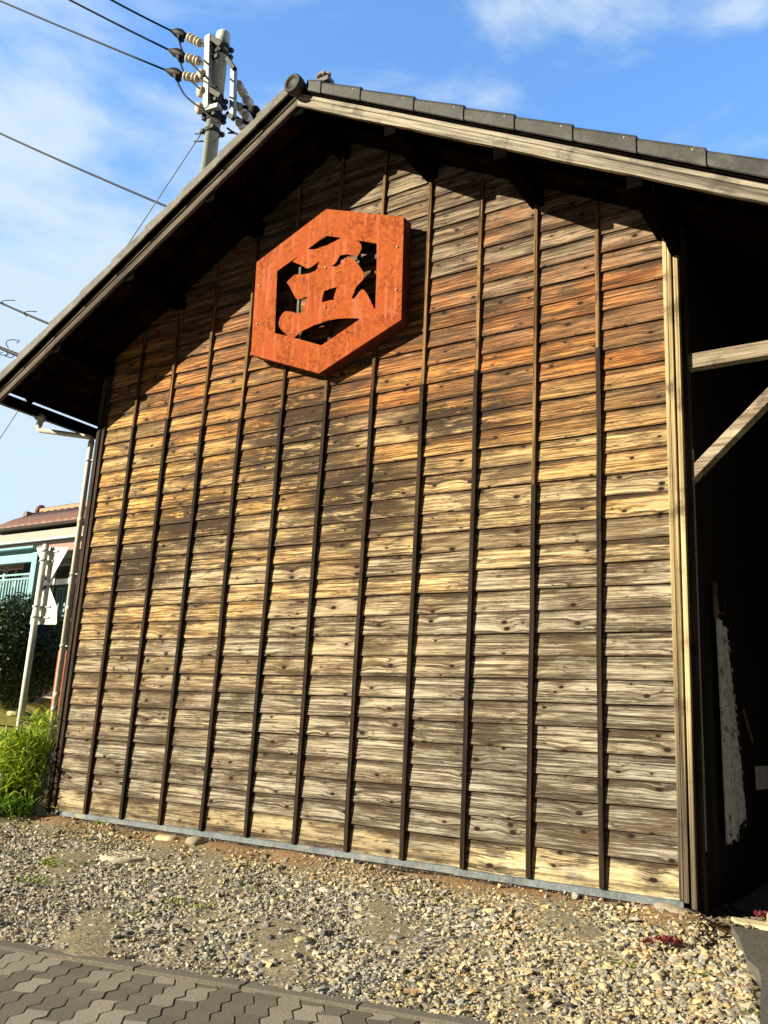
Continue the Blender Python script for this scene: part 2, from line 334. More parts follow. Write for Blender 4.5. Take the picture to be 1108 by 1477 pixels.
def rust():
    t = T('rusty_orange_paint'); v = t.co()
    a = t.noise(v, 3.2, 10, .68, .3); b = t.noise(v, 26, 8, .75, .4); s_ = t.noise(t.map(v, (9, 9, 1.1)), 1.6, 6, .6)
    c = t.ramp(t.math('ADD', t.math('MULTIPLY', a, .5), t.math('MULTIPLY', b, .5)), [(.37, (.09, .02, .007)), (.435, (.27, .05, .012)), (.51, (.37, .086, .018)), (.57, (.37, .056, .021)), (.64, (.38, .050, .029))])
    c = t.mix(t.rng(b, .50, .62, 0, .65), c, (.46, .14, .018))
    c = t.mix(t.rng(s_, .52, .66, 0, .65), c, (.50, .15, .075))
    c = t.mix(t.rng(t.noise(t.map(v, (7, 7, .9), (4, 0, 2)), 1.8, 7, .65), .56, .68, 0, .6), c, (.17, .035, .012))
    sp = t.noise(v, 75, 4, .7); c = t.mix(t.math('MULTIPLY', t.rng(sp, .56, .66), t.rng(a, .42, .6, .75, .1)), c, (.13, .03, .012))
    t.bump(b, .35, .004); t.b.inputs['Specular IOR Level'].default_value = .08; return t.fin(c, .75)
M['rust'] = rust()
M['weld'] = plain('weld_line', (.42, .17, .05), .2, 20, .7, 0, .1)
M['rust_dark'] = plain('rusty_side', (.10, .022, .012), .4, 10, .7, 0, .3)

def tinted(name, rough=.85, fine=60, bump=.5, trans=0.0, dark=.75):
    t = T(name); at = t.n('Attribute', _attribute_name='seed').outputs['Color']
    nz = t.noise(t.co(), fine, 5, .7); c = t.mix(t.rng(nz, .3, .7), t.mix(1.0, at, (dark,)*3, 'MULTIPLY'), at)
    if bump: t.bump(nz, bump, .003)
    m = t.fin(c, rough)
    if trans:
        tr = t.n('BsdfTranslucent', Color=c); ms = t.n('MixShader', Fac=trans)
        t.t.links.new(t.b.outputs[0], ms.inputs[1]); t.t.links.new(tr.outputs[0], ms.inputs[2]); t.t.links.new(ms.outputs[0], t.out.inputs['Surface'])
    return m
M['gravel'] = tinted('gravel_stone', .85, 70, .5)
M['paver'] = tinted('paver_block', .9, 130, .9, dark=.45)
M['leaf'] = tinted('leaf', .5, 30, 0, .35)
M['dead'] = tinted('leaf_dark', .45, 30, 0, .1)

def ground_mat():
    t = T('ground_soil'); v = t.co(); S = t.n('SeparateXYZ', Vector=v); X, Y, Z = S.outputs
    a = t.noise(v, 2.2, 8, .65); b = t.noise(v, 40, 8, .75); g = t.noise(v, 130, 4, .7)
    m = t.math('ADD', t.math('MULTIPLY', b, .55), t.math('MULTIPLY', g, .45))
    grit = t.ramp(m, [(.38, (.08, .068, .045)), (.5, (.30, .26, .175)), (.62, (.52, .46, .32))])
    soil = t.ramp(m, [(.36, (.15, .08, .035)), (.5, (.33, .20, .09)), (.64, (.48, .33, .17))])
    sand = t.ramp(m, [(.36, (.26, .21, .12)), (.5, (.42, .35, .21)), (.64, (.55, .47, .30))])
    nearwall = t.rng(t.math('ADD', Y, t.math('MULTIPLY', t.math('SUBTRACT', a, .5), .9)), -.40, -.14)
    nearwall = t.math('MULTIPLY', nearwall, t.rng(X, -1.5, -.3))
    c = t.mix(nearwall, grit, soil)
    c = t.mix(t.math('MULTIPLY', t.rng(t.math('ADD', a, 0.0), .52, .66), t.rng(Y, -1.2, -2.0)), c, sand)
    # yard beyond the wall's left end: asphalt lane, dry grass, brown earth
    far = t.rng(X, -1.2, -1.6); asp = t.ramp(m, [(.36, (.11, .11, .11)), (.64, (.21, .21, .21))])
    c = t.mix(far, c, asp)
    gr = t.ramp(t.noise(v, 9, 8, .7), [(.35, (.20, .22, .04)), (.5, (.46, .42, .10)), (.65, (.60, .54, .18))])
    c = t.mix(t.rng(t.math('ADD', X, t.math('MULTIPLY', a, .8)), -3.9, -4.1), c, gr)
    c = t.mix(t.rng(t.math('ADD', X, t.math('MULTIPLY', a, .6)), -8.3, -8.5), c, soil)
    c = t.mix(t.rng(Y, -5.4, -5.6), c, (.045, .045, .047))
    sp = t.n('TexVoronoi', Vector=v, Scale=95.0).outputs['Color']; spk = t.n('SeparateColor', Color=sp).outputs[0]
    c = t.mix(t.rng(spk, .0, .35, .55, 0), c, (.07, .06, .045)); c = t.mix(t.rng(spk, .75, 1.0, 0, .6), c, (.55, .50, .38))
    t.bump(t.math('ADD', m, t.math('MULTIPLY', spk, .5)), .9, .02); return t.fin(c, .95)
M['ground'] = ground_mat()

# ------------------------------------------------------------ terrain
def gz(x, y):
    yk = -2.54+(x-3.98)*.228
    base = np.interp(y, [yk, yk*.5, -.30, -.10, -.02, .06], [-.305, -.20, -.095, -.05, -.045, -.11]) if y > yk else -.305
    if x > 6.12 and y > -1.2: base = min(base, np.interp(x, [6.12, 6.25], [-.06, -.15]))
    ramp = np.interp(x, [-60, -16, -8.5, -7.6, -5.5, -3.1, -1.4, -.3], [1.35, 1.25, 1.15, .85, .55, .40, .25, 0.0])
    if x > 0: ramp = 0
    ky = np.interp(y, [-3.5, -1.2], [0, 1]) if x < 0 else 0
    return float(base+ramp*ky)
def ground():
    xs = sorted(set([-400, -120, -60, -30, -20]+list(np.arange(-16, -2, .7))+list(np.arange(-2, 9, .08))+[10, 12, 16, 30, 90, 400]))
    ys = sorted(set([-400, -90, -30, -14, -9]+list(np.arange(-7, -4, .5))+list(np.arange(-4, .6, .08))+[1, 2, 4, 6, 8, 12, 16, 30, 90, 400]))
    m = MB(); nx, ny = len(xs), len(ys); vs = []
    r = np.random.default_rng(5); ph = r.random((6, 3))*6
    for y in ys:
        for x in xs:
            z = gz(x, y)
            if -2 < x < 9 and -2.8 < y < .3:
                z += .012*math.sin(x*3.1+y*2+ph[0, 0])*math.sin(y*4.3+x+ph[0, 1])+.006*math.sin(x*9+y*7)
                if y < -2.54+(x-3.98)*.228+.06: z = -.31
            vs.append((x, y, z))
    fs = [(j*nx+i, j*nx+i+1, (j+1)*nx+i+1, (j+1)*nx+i) for j in range(ny-1) for i in range(nx-1)]
    m.sm = True; m.add(vs, fs); o = m.build('ground', M['ground'], recalc=False); o['kind'] = 'structure'
ground()

# ------------------------------------------------------------ pavement and kerb
ang = math.radians(12.85); KD = Vector((math.cos(ang), math.sin(ang), 0)); KN = Vector((-KD.y, KD.x, 0)); K0 = Vector((3.98, -2.54, -.3))
def kp(a, b, z): p = K0+KD*a+KN*b; return (p.x, p.y, z)
k = MB(); k2 = MB()
for i in range(-9, 7):
    a0, a1 = i*.597+.004, (i+1)*.597-.004; r_ = random.uniform(.9, 1.1)
    k.col = (.21*r_, .195*r_, .16*r_, 1); dz = random.uniform(-.002, .002)
    k.prism([kp(a0, .05, -.40), kp(a1, .05, -.40), kp(a1, .165, -.40), kp(a0, .165, -.40)], (0, 0, .112+dz))
k.build('kerb', M['paver'], attr=True, bevel=.006)['kind'] = 'structure'
k2.col = (.34, .30, .20, 1)
k2.col = (.07, .06, .045, 1)
k2.prism([kp(-6, -3.5, -.42), kp(5, -3.5, -.42), kp(5, .02, -.42), kp(-6, .02, -.42)], (0, 0, .088))
k2.col = (.46, .41, .29, 1)
k2.prism([kp(-6, .021, -.42), kp(5, .021, -.42), kp(5, .048, -.42), kp(-6, .048, -.42)], (0, 0, .116))
k2.build('paving_joint_sand', M['paver'], attr=True)['kind'] = 'structure'
# interlocking wavy blocks, long side across the kerb
pv = MB(); LD = (on_z(86, 1397.6, -.3)-on_z(6, 1439, -.3)); LD.z = 0; LD.normalize(); LN = Vector((LD.y, -LD.x, 0))
pit, ln = .1085, .218
def wave(s): return .012*math.sin(2*math.pi*s/.148)+.003*math.sin(4*math.pi*s/.148)
for i in range(-26, 34):
    for j in range(-22, 16):
        cx, cl = i*pit, j*ln+(ln/2 if i % 2 else 0)
        c = K0+LN*cx+LD*cl
        b = (c-K0).dot(KN)
        if b > .10 or b < -3.0 or c.x < 1.0 or c.x > 8.0: continue
        N_ = 14; gp = .0045; L_, R_ = [], []
        for q in range(N_+1):
            s = -ln/2+.0015+(ln-.003)*q/N_
            for side, Lst in ((-1, L_), (1, R_)):
                Lst.append(c+LD*s+LN*(side*(pit/2-gp)+wave(s+cl)))
        poly = L_+R_[::-1]
        cut = []
        for p in poly:                                   # keep clear of the kerb line
            bb = (p-K0).dot(KN); cut.append(p-KN*(bb-.03) if bb > .03 else p)
        if max((p-K0).dot(KN) for p in cut)-min((p-K0).dot(KN) for p in cut) < .02: continue
        r_ = random.random(); t_ = random.uniform(.85, 1.12)
        pv.col = (.40*t_, .37*t_, .30*t_, 1) if r_ < .45 else (.21*t_, .192*t_, .152*t_, 1)
        z0 = -.306+random.uniform(-.002, .002)
        pv.prism([(p.x, p.y, z0-.05) for p in cut], (random.uniform(-.0004, .0004), 0, .056))
pv.build('pavement', M['paver'], attr=True, bevel=.003)['kind'] = 'structure'

# ------------------------------------------------------------ gravel (thousands of chips: one object)
ico = bmesh.new(); bmesh.ops.create_icosphere(ico, subdivisions=1, radius=1)
IV = np.array([v.co[:] for v in ico.verts]); IF = np.array([[v.index for v in f.verts] for f in ico.faces]); ico.free()
QV = np.array([(x, y, z) for x in (-.62, .62) for y in (-.62, .62) for z in (-.62, .62)]+[(0, 0, .95), (.95, 0, 0), (-.95, 0, 0), (0, .95, 0)])
def stones(name, pts, sizes, cols, mat, flat=.62, seed=3):
    r = np.random.default_rng(seed); n = len(pts)
    V = np.repeat(IV[None], n, 0)*(1+r.normal(0, .30, (n, 12, 1)).clip(-.5, .5)); V = V+r.normal(0, .10, V.shape)
    V *= np.stack([r.uniform(.75, 1.35, n), r.uniform(.6, 1.0, n), r.uniform(flat*.6, flat*1.3, n)], 1)[:, None]
    a = r.uniform(0, 2*np.pi, n); ti = r.normal(0, .35, n); c, s = np.cos(a), np.sin(a); ct, st = np.cos(ti), np.sin(ti)
    x, y, z = V[..., 0], V[..., 1], V[..., 2]
    y2 = y*ct[:, None]-z*st[:, None]; z2 = y*st[:, None]+z*ct[:, None]
    V = np.stack([x*c[:, None]-y2*s[:, None], x*s[:, None]+y2*c[:, None], z2], -1)*sizes[:, None, None]+pts[:, None]
    F = (IF[None]+np.arange(n)[:, None, None]*12).reshape(-1, 3)
    me = bpy.data.meshes.new(name); me.vertices.add(n*12); me.vertices.foreach_set('co', V.astype('f').ravel())
    me.loops.add(F.size); me.loops.foreach_set('vertex_index', F.astype('i').ravel()); me.polygons.add(len(F))
    me.polygons.foreach_set('loop_start', np.arange(0, F.size, 3, dtype='i')); me.polygons.foreach_set('loop_total', np.full(len(F), 3, 'i'))
    me.polygons.foreach_set('use_smooth', np.zeros(len(F), bool)); me.update(); at = me.color_attributes.new('seed', 'FLOAT_COLOR', 'POINT')
    at.data.foreach_set('color', np.repeat(np.c_[cols, np.ones(n)][:, None], 12, 1).astype('f').ravel())
    me.materials.append(mat); o = bpy.data.objects.new(name, me); C.objects.link(o); return o
def gravel():
    r = np.random.default_rng(21); n = 400000
    x = r.uniform(-1.9, 7.4, n); y = r.uniform(-2.9, -.02, n)
    near = r.random(n) < np.clip((x+1)/8, .25, 1)          # fewer, they are farther
    yk = -2.54+(x-3.98)*.228+.15
    blob = np.sin(x*1.7+.6)*np.sin(y*2.9+1.1)+.6*np.sin(x*4.1+y*3.3)+.4*np.sin(x*7.7-y*6.1+1)
    soil = y+.10*np.sin(x*3.2)+.06*np.sin(x*8.1)         # bare soil strip along the wall
    keep = (y > yk-.02) & near & ~((y > -.13+.07*np.sin(x*2.3)) & (r.random(n) < .88) & (x > -.2)) & ~((soil > -.40) & (r.random(n) < .62) & (x > 0))
    keep &= ~((blob < -1.1) & (r.random(n) < .25))
    keep &= ~((y < yk+.10+.12*np.sin(x*1.9)) & (r.random(n) < .4) & (x < 5))
    keep &= ~(x > 6.31+(-y-.0)*.27)
    keep &= ~(np.hypot(x-1.985, y+.80) < .205+.02*np.sin(x*50)) & ~(np.hypot((x-1.76)/.12, (y+.17)/.09) < 1) & ~(np.hypot((x-2.06)/.11, (y+.16)/.08) < 1)
    x, y = x[keep], y[keep]; n = len(x)
    big = np.clip((x-4.3)/2.2, 0, 1)*np.clip(1.5-abs(y+.55)/.9, .15, 1)
    s = np.exp(r.normal(np.log(.0047), .55, n))*(1+1.0*big*r.random(n))+r.choice([0, .011], n, p=[.985, .015])
    s = np.clip(s*np.clip(1.35-(x-0)*.06, 1, 1.5), .0025, .030)
    z = np.array([gz(a, b) for a, b in zip(x, y)])+s*r.uniform(.05, .5, n)
    pal = np.array([(.38, .375, .34), (.26, .26, .25), (.48, .45, .37), (.56, .50, .36), (.62, .54, .34), (.13, .13, .135), (.40, .32, .19), (.72, .67, .52)])
    ix = r.choice(8, n, p=[.24, .17, .18, .13, .08, .08, .07, .05]); cols = pal[ix]*r.uniform(.8, 1.2, (n, 1))
    warm = ((x > 5.1) | (y > -.6)) & (r.random(n) < .6); cols[warm] = cols[warm]*np.array([1.1, .98, .76])
    o = stones('gravel', np.c_[x, y, z], s, cols, M['gravel']); tag(o, 'loose grey and cream gravel between the plank wall and the pavement', 'gravel', kind='stuff')
gravel()

# ------------------------------------------------------------ the warehouse
SL = .567
def rl(x): return 6.29-SL*abs(x-3.0)               # lower edge of the bargeboards
XL, XR = -.85, 8.35                                # eaves
wh = thing('wooden_warehouse', 'old gabled warehouse clad in weathered horizontal planks under a dark tiled roof', 'warehouse', (3, 0, 0))
OFF = Vector((3, 0, 0))
def part(mb, name, mat, parent=wh, **k):
    o = mb.build(name, mat, parent, **k)
    if parent is wh: o.location = -OFF
    return o
# siding: lapped boards
E_ = .1595; sd = MB(); ncourse = 42
for kk in range(-1, ncourse):
    z0 = .054+E_*kk if kk >= 0 else -.02; z1 = .054+E_*(kk+1) if kk >= 0 else .054
    if kk == 0: continue
    if kk == -1: z0, z1 = .0, .054+E_
    x = 0.0; xe = 5.99
    while x < xe-.01:
        span = random.choice([1, 1, 2, 2, 3, 4, 4])*.5; x1 = min(xe, x+span) if xe-(x+span) > .3 else xe
        if z0 > rl(min(max(3.0, x), x1))+.3: x = x1; continue
        sd.col = (random.random(), random.random(), random.random(), 1)
        n = max(2, int((x1-x)/.07)); lip = random.uniform(.014, .022); ty = random.uniform(-.002, .002); tz = random.uniform(-.002, .002)
        vs = []; p1, p2 = random.random()*6, random.random()*6
        for q in range(n+1):
            xx = x+.0015+(x1-x-.003)*q/n; wb = .0018*math.sin(xx*7+p1)+.0012*math.sin(xx*19+p2); wz = .0022*math.sin(xx*4.3+p2)+.0012*math.sin(xx*13+p1)
            vs += [(xx, -lip+wb, z0+wz+tz), (xx, -.0035+ty+wb*.4, z1+.006), (xx, .012, z1+.006), (xx, .004, z0+wz+tz)]
        fs = []
        for q in range(n):
            a = q*4; b = a+4
            fs += [(a, b, b+1, a+1), (a+1, b+1, b+2, a+2), (a+2, b+2, b+3, a+3), (a+3, b+3, b, a)]
        fs += [(0, 1, 2, 3), (n*4+3, n*4+2, n*4+1, n*4)]
        sd.add(vs, fs); x = x1
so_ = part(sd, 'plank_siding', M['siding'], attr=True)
b = bmesh.new(); b.from_mesh(so_.data)
for sgn in (-1, 1):
    b.verts.ensure_lookup_table()
    bmesh.ops.bisect_plane(b, geom=b.verts[:]+b.edges[:]+b.faces[:], plane_co=(3, 0, 6.29+.115), plane_no=(sgn*SL, 0, 1), clear_outer=True)
b.to_mesh(so_.data); b.free()
# dark backing wall just behind the boards
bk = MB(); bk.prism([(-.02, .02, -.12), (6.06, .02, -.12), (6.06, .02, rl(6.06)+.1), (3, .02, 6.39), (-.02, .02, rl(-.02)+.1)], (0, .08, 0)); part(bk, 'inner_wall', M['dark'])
# battens
for i in range(1, 12):
    x = i*.5; top = rl(x)+.05; j = 3.87 if i <= 2 else (2.75 if i == 10 else 3.73); j += random.uniform(-.02, .02)
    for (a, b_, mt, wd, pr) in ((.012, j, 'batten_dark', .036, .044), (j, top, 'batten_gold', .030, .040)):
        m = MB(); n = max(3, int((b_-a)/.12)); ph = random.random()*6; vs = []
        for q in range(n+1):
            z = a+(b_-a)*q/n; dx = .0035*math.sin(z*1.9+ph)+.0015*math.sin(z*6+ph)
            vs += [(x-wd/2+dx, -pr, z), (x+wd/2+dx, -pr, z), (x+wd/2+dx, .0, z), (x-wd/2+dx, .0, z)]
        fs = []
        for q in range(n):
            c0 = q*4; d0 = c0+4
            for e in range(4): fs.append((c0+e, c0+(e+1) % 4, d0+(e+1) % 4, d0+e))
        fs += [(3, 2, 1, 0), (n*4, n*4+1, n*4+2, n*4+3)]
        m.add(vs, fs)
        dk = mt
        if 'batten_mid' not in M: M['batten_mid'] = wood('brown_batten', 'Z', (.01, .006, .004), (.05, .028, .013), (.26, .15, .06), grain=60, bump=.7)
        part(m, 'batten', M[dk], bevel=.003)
# corner posts and trim
m = MB(); m.box((-.06, -.05, -.02), (-.004, .05, rl(0)+.1)); m.box((0.002, -.035, -.02), (.048, .02, rl(0)+.1)); part(m, 'corner_post', M['trim_dark'], bevel=.004)
m = MB(); m.box((5.984, -.030, .012), (6.012, .02, 4.62)); m.box((6.017, -.036, .0), (6.045, .02, 4.62)); part(m, 'corner_trim', M['trim'], bevel=.003)
m = MB(); m.box((6.058, -.030, -.03), (6.090, .02, 4.60)); part(m, 'corner_trim', M['trim'], bevel=.003)
m = MB(); m.box((6.062, .022, -.08), (6.125, .11, 4.6)); part(m, 'corner_post', M['trim_dark'], bevel=.004)
m = MB(); m.box((6.126, .06, .3), (6.134, .075, 2.9)); part(m, 'metal_strip', M['galv'])
# zinc flashing at the foot, in lapped lengths
m = MB(); x = -.05
while x < 5.99:
    x1 = min(x+random.uniform(.75, 1.0), 6.0); dz = random.uniform(-.004, .004)
    m.prism([(x, -.034, -.035+dz), (x, -.030, .006+dz), (x, -.004, .022+dz), (x, -.004, -.035+dz)], (x1-x+.01, 0, 0)); x = x1
part(m, 'foot_flashing', M['zinc'])
m = MB(); m.box((-.04, -.022, -.16), (6.04, .018, -.033)); part(m, 'wooden_sill', M['trim_dark'])
# side, back and partition walls
m = MB(); m.box((-.02, .102, -.1), (.05, 8.9, rl(0)+.1)); part(m, 'side_wall', M['dark'])
m = MB(); m.box((6.0, .112, -.1), (6.08, 8.9, 4.5)); part(m, 'partition_wall', M['dark'])
m = MB()
for q in range(60):
    yy = .115+q*.147; m.box((6.08, yy, -.1), (6.08+random.uniform(.008, .018), yy+.138, 4.45))
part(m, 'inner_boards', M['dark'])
m = MB(); m.box((8.2, .1, -.1), (8.28, 8.9, 3.35)); part(m, 'side_wall', M['dark'])
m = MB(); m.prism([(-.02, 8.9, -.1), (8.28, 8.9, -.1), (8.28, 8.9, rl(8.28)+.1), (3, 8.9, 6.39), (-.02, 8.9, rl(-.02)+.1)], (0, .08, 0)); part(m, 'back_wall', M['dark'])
m = MB(); m.box((8.1, -.02, -.08), (8.22, .1, 3.4)); part(m, 'end_post', M['beam'], bevel=.005)
m = MB(); m.box((6.1, .05, 3.492), (8.2, .13, 3.602)); part(m, 'tie_beam', M['beam'], bevel=.005)
m = MB(); m.beam((6.10, .09, 2.70), (6.98, .09, 3.54), .075, .105, (0, 1, 0)); o = part(m, 'knee_brace', M['beam'], bevel=.005)
m = MB(); m.box((6.126, .14, -.16), (8.2, 8.9, -.085)); part(m, 'floor', M['floor'])
# roof deck, boards and purlins
rf = MB(); Y0, Y1 = -.70, 9.3
for s in (-1, 1):
    xe = XL+.02 if s < 0 else XR-.02
    rf.prism([(3, Y0, 6.29+.122), (xe, Y0, rl(xe)+.122), (xe, Y0, rl(xe)+.160), (3, Y0, 6.29+.160)], (0, Y1-Y0, 0))
for s in (-1, 1):
    xe = XL+.02 if s < 0 else XR-.02
    rf.prism([(3, -.785, 6.29+.1215), (xe, -.785, rl(xe)+.1215), (xe, -.785, rl(xe)+.17), (3, -.785, 6.29+.17)], (0, .08, 0))
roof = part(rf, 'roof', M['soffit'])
ub = MB()                                          # sheathing boards seen from below, running along the slope lines in y
for s in (-1, 1):
    q = 0
    while q < 5.3:
        wd = .24; a = 3+s*(q+.004)*(1/math.hypot(1, SL)); b_ = 3+s*(q+wd-.004)/math.hypot(1, SL)
        if s < 0 and b_ < XL+.03: break
        if s > 0 and b_ > XR-.03: break
        yy = Y0+.03
        while yy < 9.2:
            y2 = min(9.2, yy+random.choice([.55, .8, 1.1])); ub.col = (random.random(), random.random(), random.random(), 1)
            ub.prism([(a, yy, rl(a)+.108), (b_, yy, rl(b_)+.108), (b_, yy, rl(b_)+.119), (a, yy, rl(a)+.119)], (0, y2-yy-.004, 0)); yy = y2
        q += wd
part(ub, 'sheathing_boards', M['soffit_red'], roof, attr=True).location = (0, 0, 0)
for i in range(0, 9):
    x = i*1.0
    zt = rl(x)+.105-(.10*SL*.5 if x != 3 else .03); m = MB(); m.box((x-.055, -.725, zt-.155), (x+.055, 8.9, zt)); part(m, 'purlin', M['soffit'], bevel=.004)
for yy in (-.42, .7, 2.0):
    for s in (-1, 1):
        xe = XL+.05 if s < 0 else XR-.05; m = MB(); m.beam((3+s*.02, yy, 6.29+.075), (xe, yy, rl(xe)+.075), .05, .055, (0, 1, 0)); part(m, 'rafter', M['soffit'])
# the deep bracket by the right corner
for x in (6.08,):
    m = MB(); zb = rl(x); m.prism([(x-.03, -.68, zb+.03), (x-.03, -.02, zb+.03), (x-.03, -.02, zb-.20), (x-.03, -.10, zb-.20), (x-.03, -.66, zb-.05)], (.06, 0, 0)); part(m, 'bracket', M['soffit'])
# bargeboards
for s in (-1, 1):
    xe = XL if s < 0 else XR; m = MB(); n = 40; vs = []
    for q in range(n+1):
        x = 3+(xe-3)*q/n; wob = .0025*math.sin(q*.9)+.002*math.sin(q*2.3); z = rl(x)
        vs += [(x, -.75, z+wob), (x, -.75, z+.080), (x, -.762, z+.083), (x, -.762, z+.122), (x, -.715, z+.122), (x, -.715, z+wob)]
    fs = []
    for q in range(n):
        for e in range(6): fs.append((q*6+e, q*6+(e+1) % 6, q*6+6+(e+1) % 6, q*6+6+e))
    fs += [tuple(range(6)), tuple(n*6+e for e in range(6))][::1]
    m.add(vs, fs)
    o = m.build('bargeboard', M['barge' if s > 0 else 'barge_dark'], wh); o.location = -OFF
# verge tiles: caps hung over the gable edge, each one lapping the next
def verge(s, i, x0, x1, mat):
    m = MB(); hx = math.hypot(1, SL); n = 2; L = []
    # section in (y, dz): outer skirt, rounded shoulder, top back on the roof
    sec = [(-.800, .140), (-.812, .150), (-.812, .232), (-.806, .252), (-.790, .264), (-.70, .272), (-.60, .262), (-.60, .235), (-.70, .240), (-.786, .236), (-.792, .150)]
    for q in range(2):
        x = x0 if q == 0 else x1; lift = 0.0 if q == 0 else .014; gr = 1.0 if q == 0 else 1.0
        for (y, dz) in sec: L.append((x, y-(0 if q == 0 else .010)*(1 if y < -.75 else 0), rl(x)+dz+lift-(lift*1.6 if dz < .16 else 0)))
    k_ = len(sec); fs = [(e, (e+1) % k_, k_+(e+1) % k_, k_+e) for e in range(k_)]+[tuple(range(k_))[::-1], tuple(range(k_, 2*k_))]
    m.add(L, fs); o = m.build('verge_tile', mat, roof, bevel=.004)
    nl = MB(); xm = x0+(x1-x0)*.82; nl.lathe((xm, -.815, rl(xm)+.235), (0, -1, .2), [(0, .008), (.006, .008), (.009, .003)], 8)
    nl.build('nail', M['galv'], o)
    return o
rx = [3.14, 3.309, 3.742, 4.277, 4.733, 5.157, 5.602, 6.044, 6.482, 6.93, 7.38, 7.83, 8.34]
for i in range(len(rx)-1): verge(1, i, rx[i], rx[i+1], M['tile'])
lx = [2.93, 2.58, 2.13, 1.69, 1.246, .806, .377, -.056, -.501, -.86]
for i in range(len(lx)-1): verge(-1, i, lx[i], lx[i+1], M['tile_light'])
# wavy field of tiles, ridge cap, round end tile and scroll
for s in (-1, 1):
    xe = XL if s < 0 else XR; ny = 330; nx = 24; m = MB(); vs = []; m.sm = True
    for i in range(nx+1):
        x = 3+(xe-3)*i/nx
        for j in range(ny+1):
            y = -.62+(9.3+.62)*j/ny; vs.append((x, y, rl(x)+.205+.022*math.sin(2*math.pi*y/.27)+.004*(i % 2)))
    m.add(vs, [(i*(ny+1)+j, i*(ny+1)+j+1, (i+1)*(ny+1)+j+1, (i+1)*(ny+1)+j) for i in range(nx) for j in range(ny)])
    m.build('tile_field', M['tile'], roof, recalc=False)
m = MB(); m.lathe((3.02, -.80, 6.44), (0, 1, 0), [(0, .075), (.0, .078), (.35, .08), (10.0, .08)], 20); m.build('ridge_tile', M['tile'], roof)
m = MB(); m.lathe((3.03, -.875, 6.425), (0, 1, 0), [(0, .004), (.004, .060), (-.008, .064), (-.010, .082), (0, .090), (.06, .090), (.075, .075)], 28); m.build('round_end_tile', M['tile'], roof)
m = MB()
for t0, rr, yy in ((0, .055, -.66), (.5, .035, -.70)):
    m.tube([(3.19+rr*math.cos(a)*1.4, yy+.01*a, 6.56+rr*math.sin(a)) for a in np.linspace(-.4, 3.9, 16)], .018, 8)
m.box((3.10, -.72, 6.47), (3.30, -.62, 6.515)); m.build('ridge_scroll', M['tile_light'], roof, bevel=.006)
# eave fascia, gutter, downpipe
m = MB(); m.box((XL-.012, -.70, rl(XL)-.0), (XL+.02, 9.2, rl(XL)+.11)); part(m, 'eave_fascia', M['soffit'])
m = MB(); gx, gzz = XL-.02, rl(XL)+.06; prof = [(gx-.10+.10*(1-math.cos(a))/1-.0, gzz-.055*math.sin(a)) for a in np.linspace(0, math.pi, 9)]
prof = [(gx-.05-.05*math.cos(a), gzz-.055*math.sin(a)) for a in np.linspace(0, math.pi, 9)]
vs = [(x, y, z) for y in (-.70, 9.2) for x, z in prof]+[(x+.0, y, z+.004) for y in (-.70, 9.2) for x, z in prof]
m.add(vs, [(i, i+1, 10+i, 9+i) for i in range(8)]); part(m, 'gutter', M['zinc'], recalc=False)
PX, PY = -.215, .02
dp = MB(); xo = -.87; dp.sm = True
dp.tube([(xo, -.20, 4.03), (xo, -.20, 3.985), (xo+.012, -.196, 3.965), (xo+.05, -.185, 3.955), (PX-.05, PY-.01, 3.865), (PX-.012, PY-.002, 3.855), (PX, PY, 3.82), (PX, PY, .52)], .029, 12)
for z in (3.80, 2.95, 2.0, 1.12): dp.lathe((PX, PY, z), (0, 0, -1), [(0, .030), (.0, .034), (.05, .034), (.052, .030)], 12)
dpo = part(dp, 'downpipe', M['pvc'])
m = MB(); m.lathe((xo, -.20, 4.14), (0, 0, -1), [(0, .05), (.0, .062), (.06, .062), (.075, .04), (.12, .036)], 14); m.build('outlet', M['pvc2'], dpo)
m = MB(); m.tube([(PX, PY, .52), (PX, PY, .20), (PX-.015, PY-.01, .15), (PX-.05, PY-.02, .12), (PX-.17, PY-.05, .07)], .033, 12); m.build('foot_elbow', M['pvc2'], dpo)
m = MB(); m.lathe((PX, PY, .98), (0, 0, -1), [(0, .031), (0, .035), (.05, .035), (.05, .031)], 12); m.build('pipe_collar', M['pvc2'], dpo)
for z in (3.6, 2.35, 1.6, .8):
    m = MB(); m.lathe((PX, PY, z), (0, 0, -1), [(0, .030), (.0, .036), (.022, .036), (.022, .030)], 12); m.beam((PX, PY+.0, z-.01), (-.06, .02, z-.01), .012, .012); m.build('pipe_bracket', M['galv'], dpo)

